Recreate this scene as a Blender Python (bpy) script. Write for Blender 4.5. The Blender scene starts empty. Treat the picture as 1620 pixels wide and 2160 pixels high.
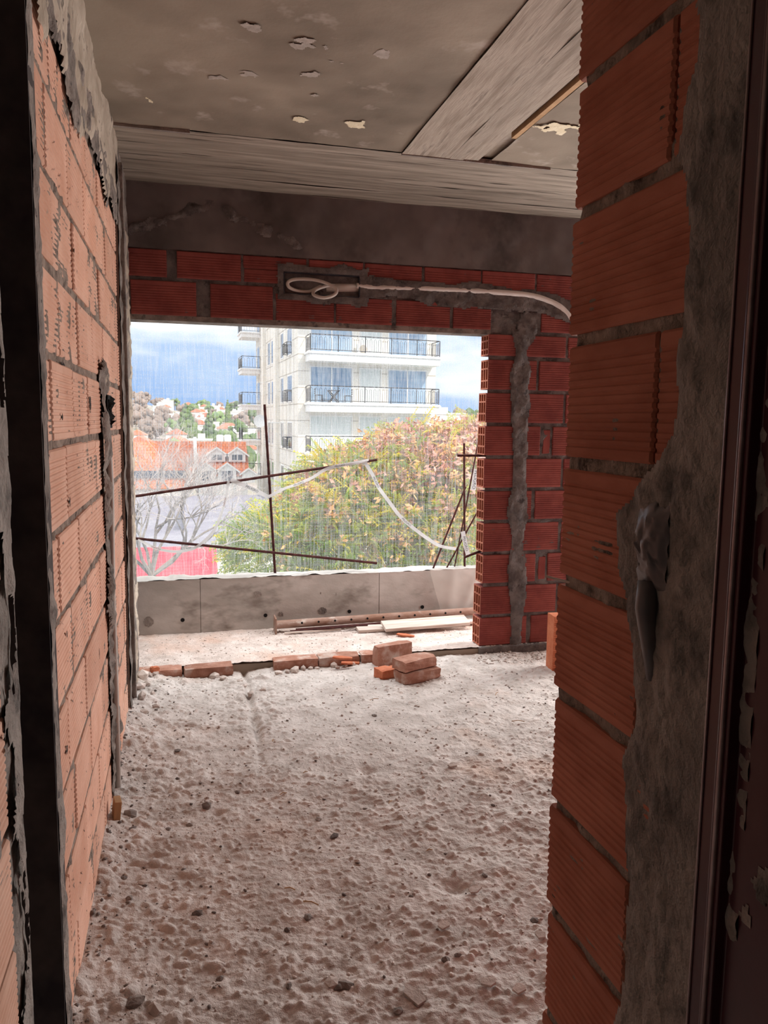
import bpy, bmesh, math, random
import numpy as np
from mathutils import Vector, Matrix
random.seed(7); rng = np.random.default_rng(7)
S = bpy.context.scene
COL = S.collection

# ------------------------------------------------------------------ camera
H = 1.45
cam_d = bpy.data.cameras.new('camera'); cam = bpy.data.objects.new('camera', cam_d); COL.objects.link(cam)
F = 1620.0
cam_d.sensor_fit = 'VERTICAL'; cam_d.sensor_height = 24.0; cam_d.sensor_width = 18.0
cam_d.lens = 24.0 * F / 2160.0
cam_d.clip_start = 0.02; cam_d.clip_end = 2000
CM = Matrix(((0.96779057, 0.01772414, 0.25113199), (-0.25144813, 0.11742153, 0.96072162), (0.01246034, 0.99292398, -0.11809615)))
# columns of CM are the camera's right, up, forward axes in the world
r_, u_, f_ = CM.col[0], CM.col[1], CM.col[2]
cam.matrix_world = Matrix(((r_.x, u_.x, -f_.x, 0), (r_.y, u_.y, -f_.y, 0), (r_.z, u_.z, -f_.z, H), (0, 0, 0, 1)))
S.camera = cam

# ------------------------------------------------------------------ world, sun, exposure
S.view_settings.view_transform = 'Standard'; S.view_settings.look = 'None'
S.view_settings.gamma = 1.0; S.view_settings.use_curve_mapping = False
S.view_settings.exposure = 0.12
S.cycles.max_bounces = 6; S.cycles.diffuse_bounces = 4; S.cycles.glossy_bounces = 2; S.cycles.transmission_bounces = 3; S.cycles.caustics_reflective = False; S.cycles.caustics_refractive = False
S.cycles.use_adaptive_sampling = True; S.cycles.adaptive_threshold = .06
SKY = 1.0
W = bpy.data.worlds.new('sky'); S.world = W; W.use_nodes = True
wn = W.node_tree.nodes; wl = W.node_tree.links
bg = wn['Background']
tc = wn.new('ShaderNodeTexCoord'); sep = wn.new('ShaderNodeSeparateXYZ'); wl.new(tc.outputs['Generated'], sep.inputs[0])
mp = wn.new('ShaderNodeMapping'); mp.inputs['Scale'].default_value = (1.0, 1.0, 3.2); wl.new(tc.outputs['Generated'], mp.inputs[0])
nz = wn.new('ShaderNodeTexNoise'); nz.inputs['Scale'].default_value = 3.4; nz.inputs['Detail'].default_value = 4; nz.inputs['Roughness'].default_value = .55
wl.new(mp.outputs[0], nz.inputs['Vector'])
add = wn.new('ShaderNodeMath'); add.operation = 'MULTIPLY_ADD'; add.inputs[1].default_value = 2.2; wl.new(sep.outputs['Z'], add.inputs[0]); wl.new(nz.outputs['Fac'], add.inputs[2])
rp = wn.new('ShaderNodeValToRGB'); cr = rp.color_ramp
cr.elements[0].position = .50; cr.elements[0].color = (.30, .50, .86, 1)
cr.elements[1].position = .98; cr.elements[1].color = (1.75, 1.8, 1.85, 1)
e = cr.elements.new(.66); e.color = (.46, .64, .93, 1)
e = cr.elements.new(.80); e.color = (1.0, 1.08, 1.2, 1)
wl.new(add.outputs[0], rp.inputs[0]); wl.new(rp.outputs[0], bg.inputs['Color']); bg.inputs['Strength'].default_value = SKY
sun_d = bpy.data.lights.new('sun', 'SUN'); sun = bpy.data.objects.new('sun', sun_d); COL.objects.link(sun)
sun_d.energy = 3.2; sun_d.angle = math.radians(.6); sun_d.color = (1, .93, .82)
sd = Vector((-.42, .70, -.72)).normalized()
sun.rotation_euler = sd.to_track_quat('-Z', 'Y').to_euler(); sun.location = (0, -5, 20)

# lamps added to brighten the room: over the balcony, in an assumed second opening
def area(name, loc, to, sx, sy, power, col=(1, 1, 1)):
    d = bpy.data.lights.new(name, 'AREA'); d.shape = 'RECTANGLE'; d.size = sx; d.size_y = sy; d.energy = power; d.color = col
    o = bpy.data.objects.new(name, d); COL.objects.link(o); o.location = loc
    o.rotation_euler = (Vector(to) - Vector(loc)).to_track_quat('-Z', 'Y').to_euler(); return o
area('balcony_fill', (.9, 5.05, 3.1), (.9, 3.6, 0), 3.0, .9, 88, (1, .97, .94))
area('second_opening_fill', (3.6, 4.5, 1.1), (1.9, 2.0, .9), 1.25, 1.8, 135, (1, .96, .92))

# ------------------------------------------------------------------ helpers
def pix(px, py, y):
    d = CM @ Vector((px - 810, 1080 - py, F)); d = d * (y / d.y); return d + Vector((0, 0, H))
def link(o, parent=None):
    COL.objects.link(o)
    if parent is not None: o.parent = parent
    return o
def tag(o, label=None, cat=None, group=None, kind=None):
    if label: o['label'] = label
    if cat: o['category'] = cat
    if group: o['group'] = group
    if kind: o['kind'] = kind
    return o
def empty(name, loc=(0, 0, 0), rz=0.0):
    o = bpy.data.objects.new(name, None); o.location = loc; o.rotation_euler = (0, 0, rz); o.empty_display_size = .1
    return link(o)
class MB:
    def __init__(s): s.v = []; s.f = []; s.m = []; s.mi = 0
    def vert(s, p): s.v.append(tuple(p)); return len(s.v) - 1
    def face(s, ids): s.f.append(tuple(ids)); s.m.append(s.mi)
    def box(s, x0, x1, y0, y1, z0, z1, M=None):
        c = [(x0, y0, z0), (x1, y0, z0), (x1, y1, z0), (x0, y1, z0), (x0, y0, z1), (x1, y0, z1), (x1, y1, z1), (x0, y1, z1)]
        if M is not None: c = [tuple(M @ Vector(p)) for p in c]
        b = len(s.v); s.v += c
        for q in ((0, 3, 2, 1), (4, 5, 6, 7), (0, 1, 5, 4), (1, 2, 6, 5), (2, 3, 7, 6), (3, 0, 4, 7)): s.face([b + i for i in q])
        return s
    def tube(s, pts, r, n=8, cap=True):
        pts = [Vector(p) for p in pts]; rs = r if isinstance(r, (list, tuple)) else [r] * len(pts)
        rings = []; up = None
        for i, p in enumerate(pts):
            t = (pts[min(i + 1, len(pts) - 1)] - pts[max(i - 1, 0)]).normalized()
            if up is None:
                up = Vector((0, 0, 1)) if abs(t.z) < .9 else Vector((1, 0, 0))
            a = t.cross(up)
            if a.length < 1e-6: a = t.cross(Vector((1, 0, 0)))
            a.normalize(); b = a.cross(t).normalized(); up = b
            base = len(s.v)
            for k in range(n):
                q = 2 * math.pi * k / n; s.v.append(tuple(p + (a * math.cos(q) + b * math.sin(q)) * rs[i]))
            rings.append(base)
        for i in range(len(rings) - 1):
            for k in range(n):
                s.face((rings[i] + k, rings[i] + (k + 1) % n, rings[i + 1] + (k + 1) % n, rings[i + 1] + k))
        if cap:
            s.face([rings[0] + k for k in range(n)][::-1]); s.face([rings[-1] + k for k in range(n)])
        return s
    def prism(s, poly, axis, a0, a1):
        """poly: 2-D outline in the two other axes, extruded along axis 0/1/2"""
        def P(u, v, w): return ((w, u, v), (u, w, v), (u, v, w))[axis]
        b = len(s.v); n = len(poly)
        for w in (a0, a1):
            for (u, v) in poly: s.v.append(P(u, v, w))
        for k in range(n): s.face((b + k, b + (k + 1) % n, b + n + (k + 1) % n, b + n + k))
        s.face([b + k for k in range(n)][::-1]); s.face([b + n + k for k in range(n)])
        return s
    def mesh(s, name, mats, smooth=False, fix=True):
        me = bpy.data.meshes.new(name); me.from_pydata(s.v, [], s.f)
        if not isinstance(mats, (list, tuple)): mats = [mats]
        for m in mats: me.materials.append(m)
        if len(mats) > 1: me.polygons.foreach_set('material_index', s.m)
        if fix:
            bm = bmesh.new(); bm.from_mesh(me); bmesh.ops.recalc_face_normals(bm, faces=bm.faces); bm.to_mesh(me); bm.free()
        if smooth: me.polygons.foreach_set('use_smooth', [True] * len(me.polygons))
        me.update(); return me
    def build(s, name, mats, parent=None, loc=(0, 0, 0), rot=(0, 0, 0), smooth=False, bevel=0, fix=True):
        o = bpy.data.objects.new(name, s.mesh(name, mats, smooth, fix)); o.location = loc; o.rotation_euler = rot
        link(o, parent)
        if bevel:
            m = o.modifiers.new('bevel', 'BEVEL'); m.width = bevel; m.segments = 2; m.limit_method = 'ANGLE'
        return o
def npmesh(name, V, Q, mat, parent=None, smooth=True, loc=(0, 0, 0)):
    me = bpy.data.meshes.new(name); V = np.asarray(V, np.float32); Q = np.asarray(Q, np.int32); k = Q.shape[1]
    me.vertices.add(len(V)); me.vertices.foreach_set('co', V.ravel())
    me.loops.add(Q.size); me.loops.foreach_set('vertex_index', Q.ravel())
    me.polygons.add(len(Q)); me.polygons.foreach_set('loop_start', np.arange(0, Q.size, k, dtype=np.int32))
    me.polygons.foreach_set('loop_total', np.full(len(Q), k, np.int32))
    me.update(calc_edges=True); me.validate()
    if smooth: me.polygons.foreach_set('use_smooth', np.ones(len(me.polygons), bool))
    for m in (mat if isinstance(mat, (list, tuple)) else [mat]): me.materials.append(m)
    o = bpy.data.objects.new(name, me); o.location = loc
    return link(o, parent)
# value noise
_T = rng.random((256, 256))
def vn(x, y, s=1.0, seed=0):
    x = np.asarray(x, float) * s + seed * 17.3; y = np.asarray(y, float) * s + seed * 9.7
    xi = np.floor(x).astype(int); yi = np.floor(y).astype(int); fx = x - xi; fy = y - yi
    fx = fx * fx * (3 - 2 * fx); fy = fy * fy * (3 - 2 * fy)
    a = _T[xi % 256, yi % 256]; b = _T[(xi + 1) % 256, yi % 256]; c = _T[xi % 256, (yi + 1) % 256]; d = _T[(xi + 1) % 256, (yi + 1) % 256]
    return (a * (1 - fx) + b * fx) * (1 - fy) + (c * (1 - fx) + d * fx) * fy - .5
def fbm(x, y, s, oct=4, seed=0, g=.5):
    t = 0; a = 1
    for i in range(oct): t = t + a * vn(x, y, s * 2 ** i, seed + i); a *= g
    return t

# ------------------------------------------------------------------ materials
MATS = {}
def mat(name, c1, c2=None, scale=6.0, detail=3.0, rough=.9, bump=0.0, bscale=40.0, c3=None, s3=2.0, t3=(.55, .65), spec=.2, metal=0.0,
        stretch=(1, 1, 1), island=0.0, bdist=.004, coords='Object', pos=(.35, .65)):
    m = bpy.data.materials.new(name); m.use_nodes = True; nt = m.node_tree; N = nt.nodes; L = nt.links
    b = N['Principled BSDF']; b.inputs['Roughness'].default_value = rough; b.inputs['Specular IOR Level'].default_value = spec; b.inputs['Metallic'].default_value = metal
    t = N.new('ShaderNodeTexCoord'); mp = N.new('ShaderNodeMapping'); mp.inputs['Scale'].default_value = stretch
    vec = t.outputs[coords]
    if island or coords == 'Object':
        oi = N.new('ShaderNodeObjectInfo'); va = N.new('ShaderNodeVectorMath'); va.operation = 'ADD'
        sc = N.new('ShaderNodeMath'); sc.operation = 'MULTIPLY'; sc.inputs[1].default_value = 37.0 if island else 0.0
        L.new(oi.outputs['Random'], sc.inputs[0]); L.new(vec, va.inputs[0]); L.new(sc.outputs[0], va.inputs[1]); vec = va.outputs[0]
    L.new(vec, mp.inputs[0]); vec = mp.outputs[0]
    if c2 is None: c2 = c1
    n1 = N.new('ShaderNodeTexNoise'); n1.inputs['Scale'].default_value = scale; n1.inputs['Detail'].default_value = detail; n1.inputs['Roughness'].default_value = .62; L.new(vec, n1.inputs['Vector'])
    r = N.new('ShaderNodeValToRGB'); r.color_ramp.elements[0].position = pos[0]; r.color_ramp.elements[1].position = pos[1]
    r.color_ramp.elements[0].color = (*c1, 1); r.color_ramp.elements[1].color = (*c2, 1); L.new(n1.outputs['Fac'], r.inputs[0])
    out = r.outputs[0]
    if c3 is not None:
        n3 = N.new('ShaderNodeTexNoise'); n3.inputs['Scale'].default_value = s3; n3.inputs['Detail'].default_value = 4; n3.inputs['Roughness'].default_value = .65; L.new(vec, n3.inputs['Vector'])
        r3 = N.new('ShaderNodeMapRange'); r3.inputs['From Min'].default_value = t3[0]; r3.inputs['From Max'].default_value = t3[1]; L.new(n3.outputs['Fac'], r3.inputs['Value'])
        mx = N.new('ShaderNodeMix'); mx.data_type = 'RGBA'; L.new(r3.outputs[0], mx.inputs['Factor']); L.new(out, mx.inputs['A']); mx.inputs['B'].default_value = (*c3, 1); out = mx.outputs['Result']
    if island:
        hs = N.new('ShaderNodeHueSaturation'); mr = N.new('ShaderNodeMapRange'); mr.inputs['To Min'].default_value = 1 - island; mr.inputs['To Max'].default_value = 1 + island
        L.new(oi.outputs['Random'], mr.inputs['Value']); L.new(mr.outputs[0], hs.inputs['Value']); L.new(out, hs.inputs['Color']); out = hs.outputs[0]
    L.new(out, b.inputs['Base Color'])
    if bump:
        nb = N.new('ShaderNodeTexNoise'); nb.inputs['Scale'].default_value = bscale; nb.inputs['Detail'].default_value = 3; nb.inputs['Roughness'].default_value = .65; L.new(vec, nb.inputs['Vector'])
        bp = N.new('ShaderNodeBump'); bp.inputs['Strength'].default_value = bump; bp.inputs['Distance'].default_value = bdist
        L.new(nb.outputs['Fac'], bp.inputs['Height']); L.new(bp.outputs[0], b.inputs['Normal'])
    MATS[name] = m; return m
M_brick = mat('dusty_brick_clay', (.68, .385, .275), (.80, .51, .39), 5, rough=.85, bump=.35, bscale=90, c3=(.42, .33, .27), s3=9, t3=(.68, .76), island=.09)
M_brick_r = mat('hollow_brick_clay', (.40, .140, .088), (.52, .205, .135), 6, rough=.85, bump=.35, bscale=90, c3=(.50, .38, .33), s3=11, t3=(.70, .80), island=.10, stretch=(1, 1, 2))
M_brick_dark = mat('shaded_clay', (.215, .056, .050), (.30, .086, .072), 9, rough=.85, bump=.35, bscale=90, c3=(.36, .22, .18), s3=10, t3=(.72, .86), island=.12)  # brick clay with the back wall's shade put into the colour
M_solid = mat('solid_brick_clay', (.34, .165, .115), (.48, .265, .20), 14, rough=.95, bump=.8, bscale=70, c3=(.55, .47, .42), s3=7, t3=(.5, .68), island=.12)
M_mortar = mat('mortar_grey', (.17, .15, .135), (.34, .30, .27), 14, rough=.98, bump=1.0, bscale=60, c3=(.10, .09, .085), s3=18, t3=(.58, .68), bdist=.008)
M_mortar_br = mat('joint_mortar', (.20, .16, .135), (.38, .31, .26), 20, rough=.98, bump=1.0, bscale=70, c3=(.09, .07, .06), s3=22, t3=(.55, .66), bdist=.01)
M_plaster = mat('cement_plaster', (.24, .21, .19), (.36, .32, .29), 6, rough=.95, bump=.7, bscale=45, c3=(.13, .118, .11), s3=7, t3=(.52, .66), bdist=.014)
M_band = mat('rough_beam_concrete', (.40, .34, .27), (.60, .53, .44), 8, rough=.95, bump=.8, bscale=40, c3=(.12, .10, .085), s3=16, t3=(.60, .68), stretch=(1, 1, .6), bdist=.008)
M_conc = mat('ceiling_concrete', (.165, .135, .105), (.35, .295, .235), 1.6, rough=.9, bump=.35, bscale=22, c3=(.46, .40, .35), s3=4.5, t3=(.60, .74), pos=(.30, .66))
M_board_x = mat('board_marked_concrete_across', (.21, .178, .145), (.36, .31, .26), 5, rough=.9, bump=.5, bscale=30, c3=(.13, .105, .085), s3=6, t3=(.60, .70), stretch=(.35, 5, 1), island=.12)
M_board_y = mat('board_marked_concrete_along', (.29, .245, .20), (.47, .41, .35), 6, rough=.9, bump=.5, bscale=30, c3=(.24, .205, .17), s3=6, t3=(.56, .68), stretch=(5, .5, 1), island=.10)
M_cream = mat('cream_plaster_spot', (.75, .66, .46), (.85, .78, .60), 30, rough=.9, bump=.6, bscale=60)
M_grey_spot = mat('white_efflorescence', (.36, .32, .285), (.48, .43, .39), 30, rough=.95, bump=.4, bscale=60)
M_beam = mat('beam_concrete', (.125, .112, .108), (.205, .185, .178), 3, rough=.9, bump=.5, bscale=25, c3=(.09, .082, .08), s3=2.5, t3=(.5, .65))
M_mortar_d = mat('shaded_mortar', (.10, .092, .09), (.20, .185, .178), 14, rough=.98, bump=1.0, bscale=60, c3=(.06, .055, .055), s3=18, t3=(.58, .68), bdist=.008)  # grey mortar darkened: shade of the back wall put into the colour
M_par = mat('parapet_concrete', (.42, .40, .37), (.62, .595, .565), 3, rough=.85, bump=.35, bscale=40, c3=(.26, .235, .21), s3=3.2, t3=(.52, .66), stretch=(.8, 1, 1.5))
M_floor = mat('rough_screed', (.53, .485, .455), (.73, .685, .655), 7, rough=.97, bump=.8, bscale=120, c3=(.62, .47, .39), s3=1.1, t3=(.57, .74), bdist=.006)
M_balc = mat('balcony_screed', (.56, .475, .43), (.76, .67, .625), 9, rough=.97, bump=1.0, bscale=60, c3=(.66, .43, .33), s3=1.3, t3=(.52, .72), bdist=.008)
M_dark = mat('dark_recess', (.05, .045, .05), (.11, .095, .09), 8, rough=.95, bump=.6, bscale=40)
M_frame = mat('maroon_primer_metal', (.050, .008, .016), (.075, .014, .022), 6, rough=.30, bump=.1, bscale=30, c3=(.28, .18, .15), s3=7, t3=(.70, .76), spec=.5)
M_glint = mat('frame_edge_glint', (.30, .20, .20), (.42, .32, .32), 20, rough=.3, spec=.6, metal=.5)  # window glint along the frame edges, put into a paler colour
M_rebar = mat('rusty_rebar', (.055, .018, .020), (.11, .038, .032), 30, rough=.75, bump=.4, bscale=120, spec=.3, metal=.3)
M_rust = mat('rusty_pipe_steel', (.30, .17, .12), (.42, .30, .25), 12, rough=.7, bump=.5, bscale=60, c3=(.60, .52, .47), s3=14, t3=(.6, .7), metal=.2, stretch=(.6, 1, 1))
M_black = mat('black_hole', (.012, .011, .011), rough=.9)
M_wood = mat('weathered_board', (.56, .47, .41), (.76, .68, .62), 6, rough=.85, bump=.4, bscale=30, c3=(.40, .26, .20), s3=4, t3=(.58, .72), stretch=(.3, 4, 4))
M_woodraw = mat('raw_wood', (.40, .24, .12), (.55, .36, .20), 8, rough=.8, bump=.4, bscale=30, stretch=(1, 1, .3))
M_pvc = mat('grey_conduit_plastic', (.52, .47, .43), (.62, .57, .52), 6, rough=.45, spec=.4)
M_pvcw = mat('white_conduit_plastic', (.80, .78, .75), (.70, .67, .64), 12, rough=.5, spec=.4)
M_boxm = mat('blue_grey_box_metal', (.035, .04, .055), (.07, .075, .09), 12, rough=.6, metal=.3)
M_stone = mat('pale_rubble', (.48, .41, .37), (.68, .61, .57), 14, rough=.97, bump=.9, bscale=60, island=.14)
M_stoned = mat('dark_mortar_crumb', (.16, .14, .13), (.28, .25, .23), 20, rough=.97, bump=.9, bscale=80, island=.2)
M_tilered = mat('red_clay_shard', (.50, .15, .075), (.62, .23, .125), 14, rough=.8, bump=.4, bscale=60)
M_foil = mat('crumpled_grey_plastic', (.11, .095, .10), (.17, .155, .155), 10, rough=.42, spec=.6)
M_tape = mat('white_warning_tape', (.82, .80, .79), (.74, .72, .71), 8, rough=.5, spec=.3)
nt = M_tape.node_tree; _tl = nt.nodes.new('ShaderNodeBsdfTranslucent'); _tl.inputs[0].default_value = (.85, .84, .83, 1); _mx = nt.nodes.new('ShaderNodeMixShader'); _mx.inputs[0].default_value = .5
nt.links.new(nt.nodes['Principled BSDF'].outputs[0], _mx.inputs[1]); nt.links.new(_tl.outputs[0], _mx.inputs[2]); nt.links.new(_mx.outputs[0], nt.nodes['Material Output'].inputs[0])
M_ink = mat('black_ink', (.02, .02, .02), rough=.7)
M_inkr = mat('red_ink', (.30, .03, .04), rough=.7)

# ------------------------------------------------------------------ brick meshes
_bc = {}
def brick_mesh(length, height, depth=.12, ridges=True, m=None, hollow=False):
    """front face towards -y (y=0), x 0..length, z 0..height; fine horizontal ribs with plain margins"""
    m = m or M_brick; key = (round(length, 2), round(height, 3), depth, ridges, m.name, hollow)
    if key in _bc: return _bc[key]
    b = MB(); L = key[0]; prof = [(0.004, 0.0), (0.0, .004)]
    if ridges:
        mg = .016; n = max(2, int((height - 2 * mg) / .0125)); p = (height - 2 * mg) / n
        prof.append((0, mg))
        for i in range(n):
            z = mg + i * p; prof += [(.0024, z + p * .18), (.0024, z + p * .42), (0, z + p * .60)]
            if i < n - 1: prof.append((0, z + p))
        prof.append((0, height - mg))
    prof += [(0, height - .004), (.004, height)]
    c = .004
    rows = []
    for (y, z) in prof: rows.append((b.vert((0 if not ridges else 0, y + c, z)), b.vert((c, y, z)), b.vert((L - c, y, z)), b.vert((L, y + c, z))))
    for a, d in zip(rows[:-1], rows[1:]):
        for k in range(3): b.face((a[k], a[k + 1], d[k + 1], d[k]))
    q = [b.vert((0, depth, 0)), b.vert((L, depth, 0)), b.vert((L, depth, height)), b.vert((0, depth, height))]
    b.face((q[1], q[0], q[3], q[2]))
    b.face([rows[0][3], rows[0][2], rows[0][1], rows[0][0], q[0], q[1]]); b.face([rows[-1][0], rows[-1][1], rows[-1][2], rows[-1][3], q[2], q[3]])
    b.face([r[3] for r in rows][::-1] + [q[1], q[2]][::1] if False else [r[3] for r in rows] + [q[2], q[1]])
    if not hollow: b.face([r[0] for r in rows][::-1] + [q[0], q[3]])
    else:
        # open end towards -x: a grid of webs with deep cells behind
        cols, rws, t = 2, 3, .009
        ys = [c, .034, .066, depth]; ys = np.linspace(c, depth, cols + 2) if False else [c, depth * .36, depth * .68, depth]
        zs = [0, height * .30, height * .70, height]
        dep = min(L - .01, .14)
        b.face([r[0] for r in rows][::-1] + [q[0], q[3]]) if False else None
        # end plate as frame bars + inner cells
        b.mi = 1  # brighter clay on the end: light from the opening put into the colour
        for i in range(3):
            for j in range(3):
                y0, y1, z0, z1 = ys[i] + (t if i == 0 else t / 2), ys[i + 1] - (t if i == 2 else t / 2), zs[j] + (t if j == 0 else t / 2), zs[j + 1] - (t if j == 2 else t / 2)
                o4 = [b.vert((0, y, z)) for y, z in ((ys[i], zs[j]), (ys[i + 1], zs[j]), (ys[i + 1], zs[j + 1]), (ys[i], zs[j + 1]))]
                i4 = [b.vert((0, y, z)) for y, z in ((y0, z0), (y1, z0), (y1, z1), (y0, z1))]
                d4 = [b.vert((dep, y, z)) for y, z in ((y0, z0), (y1, z0), (y1, z1), (y0, z1))]
                for k in range(4):
                    k2 = (k + 1) % 4
                    b.face((o4[k], i4[k], i4[k2], o4[k2])); b.face((i4[k], d4[k], d4[k2], i4[k2]))
                b.face(d4)
    me = b.mesh('brick', [m, M_brick_r] if hollow else m, fix=not hollow); _bc[key] = me; return me
def put_brick(parent, loc, rz, length, height, jit=.002, name='brick', **kw):
    o = bpy.data.objects.new(name, brick_mesh(length, height, **kw)); o.location = loc
    o.rotation_euler = (random.uniform(-.006, .006), random.uniform(-.004, .004), rz + random.uniform(-.006, .006))
    o.location.x += random.uniform(-jit, jit); o.location.y += random.uniform(-jit, jit)
    return link(o, parent)

# mortar sheet: a bumpy grid in a wall plane kept where mask(u,v) is true
def sheet(name, plane, off, u0, u1, v0, v1, res, mask, amp, matl, parent=None, sign=1, seed=0, base=0.0, freq=14, smooth=True):
    """plane 'x': u=y, v=z, surface at x=off; plane 'y': u=x, v=z, y=off; 'z': u=x,v=y. sign: the way it bulges"""
    nu = max(2, int((u1 - u0) / res)) + 1; nv = max(2, int((v1 - v0) / res)) + 1
    U, V_ = np.meshgrid(np.linspace(u0, u1, nu), np.linspace(v0, v1, nv), indexing='ij')
    K = mask(U, V_) if mask is not None else np.ones_like(U)
    K = np.asarray(K, float)
    D = base + amp * (fbm(U, V_, freq, 4, seed) + .4)
    edge = np.clip(K / .02, 0, 1) if mask is not None else 1.0
    D = D * (.15 + .85 * edge) if mask is not None else D
    Pn = off + sign * D
    if plane == 'x': P = np.stack([Pn, U, V_], -1)
    elif plane == 'y': P = np.stack([U, Pn, V_], -1)
    else: P = np.stack([U, V_, Pn], -1)
    idx = np.arange(nu * nv).reshape(nu, nv)
    Q = np.stack([idx[:-1, :-1], idx[1:, :-1], idx[1:, 1:], idx[:-1, 1:]], -1).reshape(-1, 4)
    if mask is not None:
        kc = (K > 0); keep = (kc[:-1, :-1] & kc[1:, :-1] & kc[1:, 1:] & kc[:-1, 1:]).ravel(); Q = Q[keep]
        used = np.unique(Q); mp_ = -np.ones(nu * nv, int); mp_[used] = np.arange(len(used)); Q = mp_[Q]; P = P.reshape(-1, 3)[used]
    P = P.reshape(-1, 3)
    if len(Q) == 0: return None
    return npmesh(name, P, Q, matl, parent, smooth)

# ================================================================== STRUCTURE
XL = -.28; YB = 4.40; XR = .62; ZC = 2.68; YP = 5.09; TB = .12
def struct(o, label=None): return tag(o, label, None, None, 'structure')

# ---- floor (heightfield)
def floor_h(x, y):
    x = np.asarray(x, float); y = np.asarray(y, float)
    h = .010 * fbm(x, y, 1.6, 2, 1) + .012 * fbm(x, y, 7, 3, 4)
    l = np.clip(vn(x, y, 26, 8) + .12, 0, 1); h = h + .014 * l * np.clip(.55 + 1.2 * fbm(x, y, 2.2, 2, 31), .15, 1.2)
    l2 = np.clip(vn(x, y, 55, 12) - .05, 0, 1); h = h + .012 * l2
    h = h + .004 * vn(x, y, 95, 15)
    # smoother patch to the right of the middle, rubble heaps along the left wall
    k = np.exp(-((x - 1.0) / .55) ** 2 - ((y - 3.4) / .6) ** 2); h = h * (1 - .45 * k)
    e = np.exp(-np.clip(x - XL, 0, 9) / .09); h = h + e * (.030 + .05 * np.clip(fbm(x, y, 5, 3, 21), 0, 1))
    e2 = np.exp(-((x + .18) / .12) ** 2 - ((y - 4.1) / .25) ** 2); h = h + e2 * (.025 + .03 * np.clip(fbm(x, y, 16, 2, 23), 0, 1))
    # the crack running away from the sill
    cx = .312 + .02 * (y - 3.8) + .018 * vn(y, y * 0, 6, 3); w = .018 + .010 * vn(y, y * 0 + 4, 9, 5)
    cr_ = np.exp(-((x - cx) / w) ** 2) * np.clip((y - 3.0) / .5, 0, 1); h = h - .028 * cr_
    br = np.exp(-((x - .34) / .09) ** 2 - ((y - 4.33) / .07) ** 2); h = h - .015 * br
    # pits
    for (px, py, r) in ((.72, 2.98, .05), (.80, 2.12, .05), (.10, 2.77, .03)):
        h = h - .022 * np.exp(-(((x - px) / r) ** 2 + ((y - py) / (r * .7)) ** 2))
    return h
def lines(segs):
    a = [];
    for (s, e_, n) in segs: a += list(np.linspace(s, e_, n, endpoint=False))
    return np.array(a + [segs[-1][1]])
xs = lines([(-.45, -.3, 6), (-.3, 1.55, 420), (1.55, 2.4, 120), (2.4, 4.4, 30)]); ys = lines([(-2.2, 1.0, 20), (1.0, 1.45, 30), (1.45, 3.0, 360), (3.0, 4.42, 240)])
GX, GY = np.meshgrid(xs, ys, indexing='ij'); GZ = floor_h(GX, GY)
# embedded grit and small clods standing out of the screed
rf = np.random.default_rng(55); LAY = np.zeros_like(GZ)
def stamp(n, xr, yr, r0, r1, pw, hk, keep=None):
    X = rf.uniform(*xr, n); Y_ = rf.uniform(*yr, n); Rr = r0 + (r1 - r0) * rf.random(n) ** pw; A = rf.uniform(0, math.pi, n); E_ = rf.uniform(1.0, 1.9, n)
    for x, y, r, a, el in zip(X, Y_, Rr, A, E_):
        if keep is not None and rf.random() > keep(x, y): continue
        i0, i1 = np.searchsorted(xs, (x - r * el, x + r * el)); j0, j1 = np.searchsorted(ys, (y - r * el, y + r * el))
        if i1 <= i0 or j1 <= j0: continue
        dx = GX[i0:i1, j0:j1] - x; dy = GY[i0:i1, j0:j1] - y; u = (dx * math.cos(a) + dy * math.sin(a)) / (r * el); v = (-dx * math.sin(a) + dy * math.cos(a)) / r
        q = 1 - u * u - v * v; LAY[i0:i1, j0:j1] = np.maximum(LAY[i0:i1, j0:j1], np.sqrt(np.clip(q, 0, 1)) * r * hk)
dens = lambda x, y: min(1.0, max(.12, .62 + 1.3 * float(vn(x, y, 2.4, 301)) - .45 * math.exp(-((x - 1.0) / .5) ** 2 - ((y - 3.3) / .55) ** 2) + .35 * math.exp(-(x + .28) / .25)))
stamp(6500, (-.28, 2.2), (1.45, 4.35), .0035, .009, 1.6, .75, dens)
stamp(900, (-.28, 2.2), (1.45, 4.35), .007, .016, 2.5, .55, dens)
stamp(260, (-.28, .02), (1.45, 4.30), .007, .020, 2.0, .6)
stamp(120, (.20, .44), (3.3, 4.33), .008, .020, 1.5, .6)
GZ = GZ + LAY
idx = np.arange(GX.size).reshape(GX.shape)
Q = np.stack([idx[:-1, :-1], idx[1:, :-1], idx[1:, 1:], idx[:-1, 1:]], -1).reshape(-1, 4)
fl = npmesh('floor', np.stack([GX, GY, GZ], -1).reshape(-1, 3), Q, M_floor); struct(fl, 'rough grey-pink unfinished screed floor')
def fz(x, y): return float(floor_h(x, y))
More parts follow.
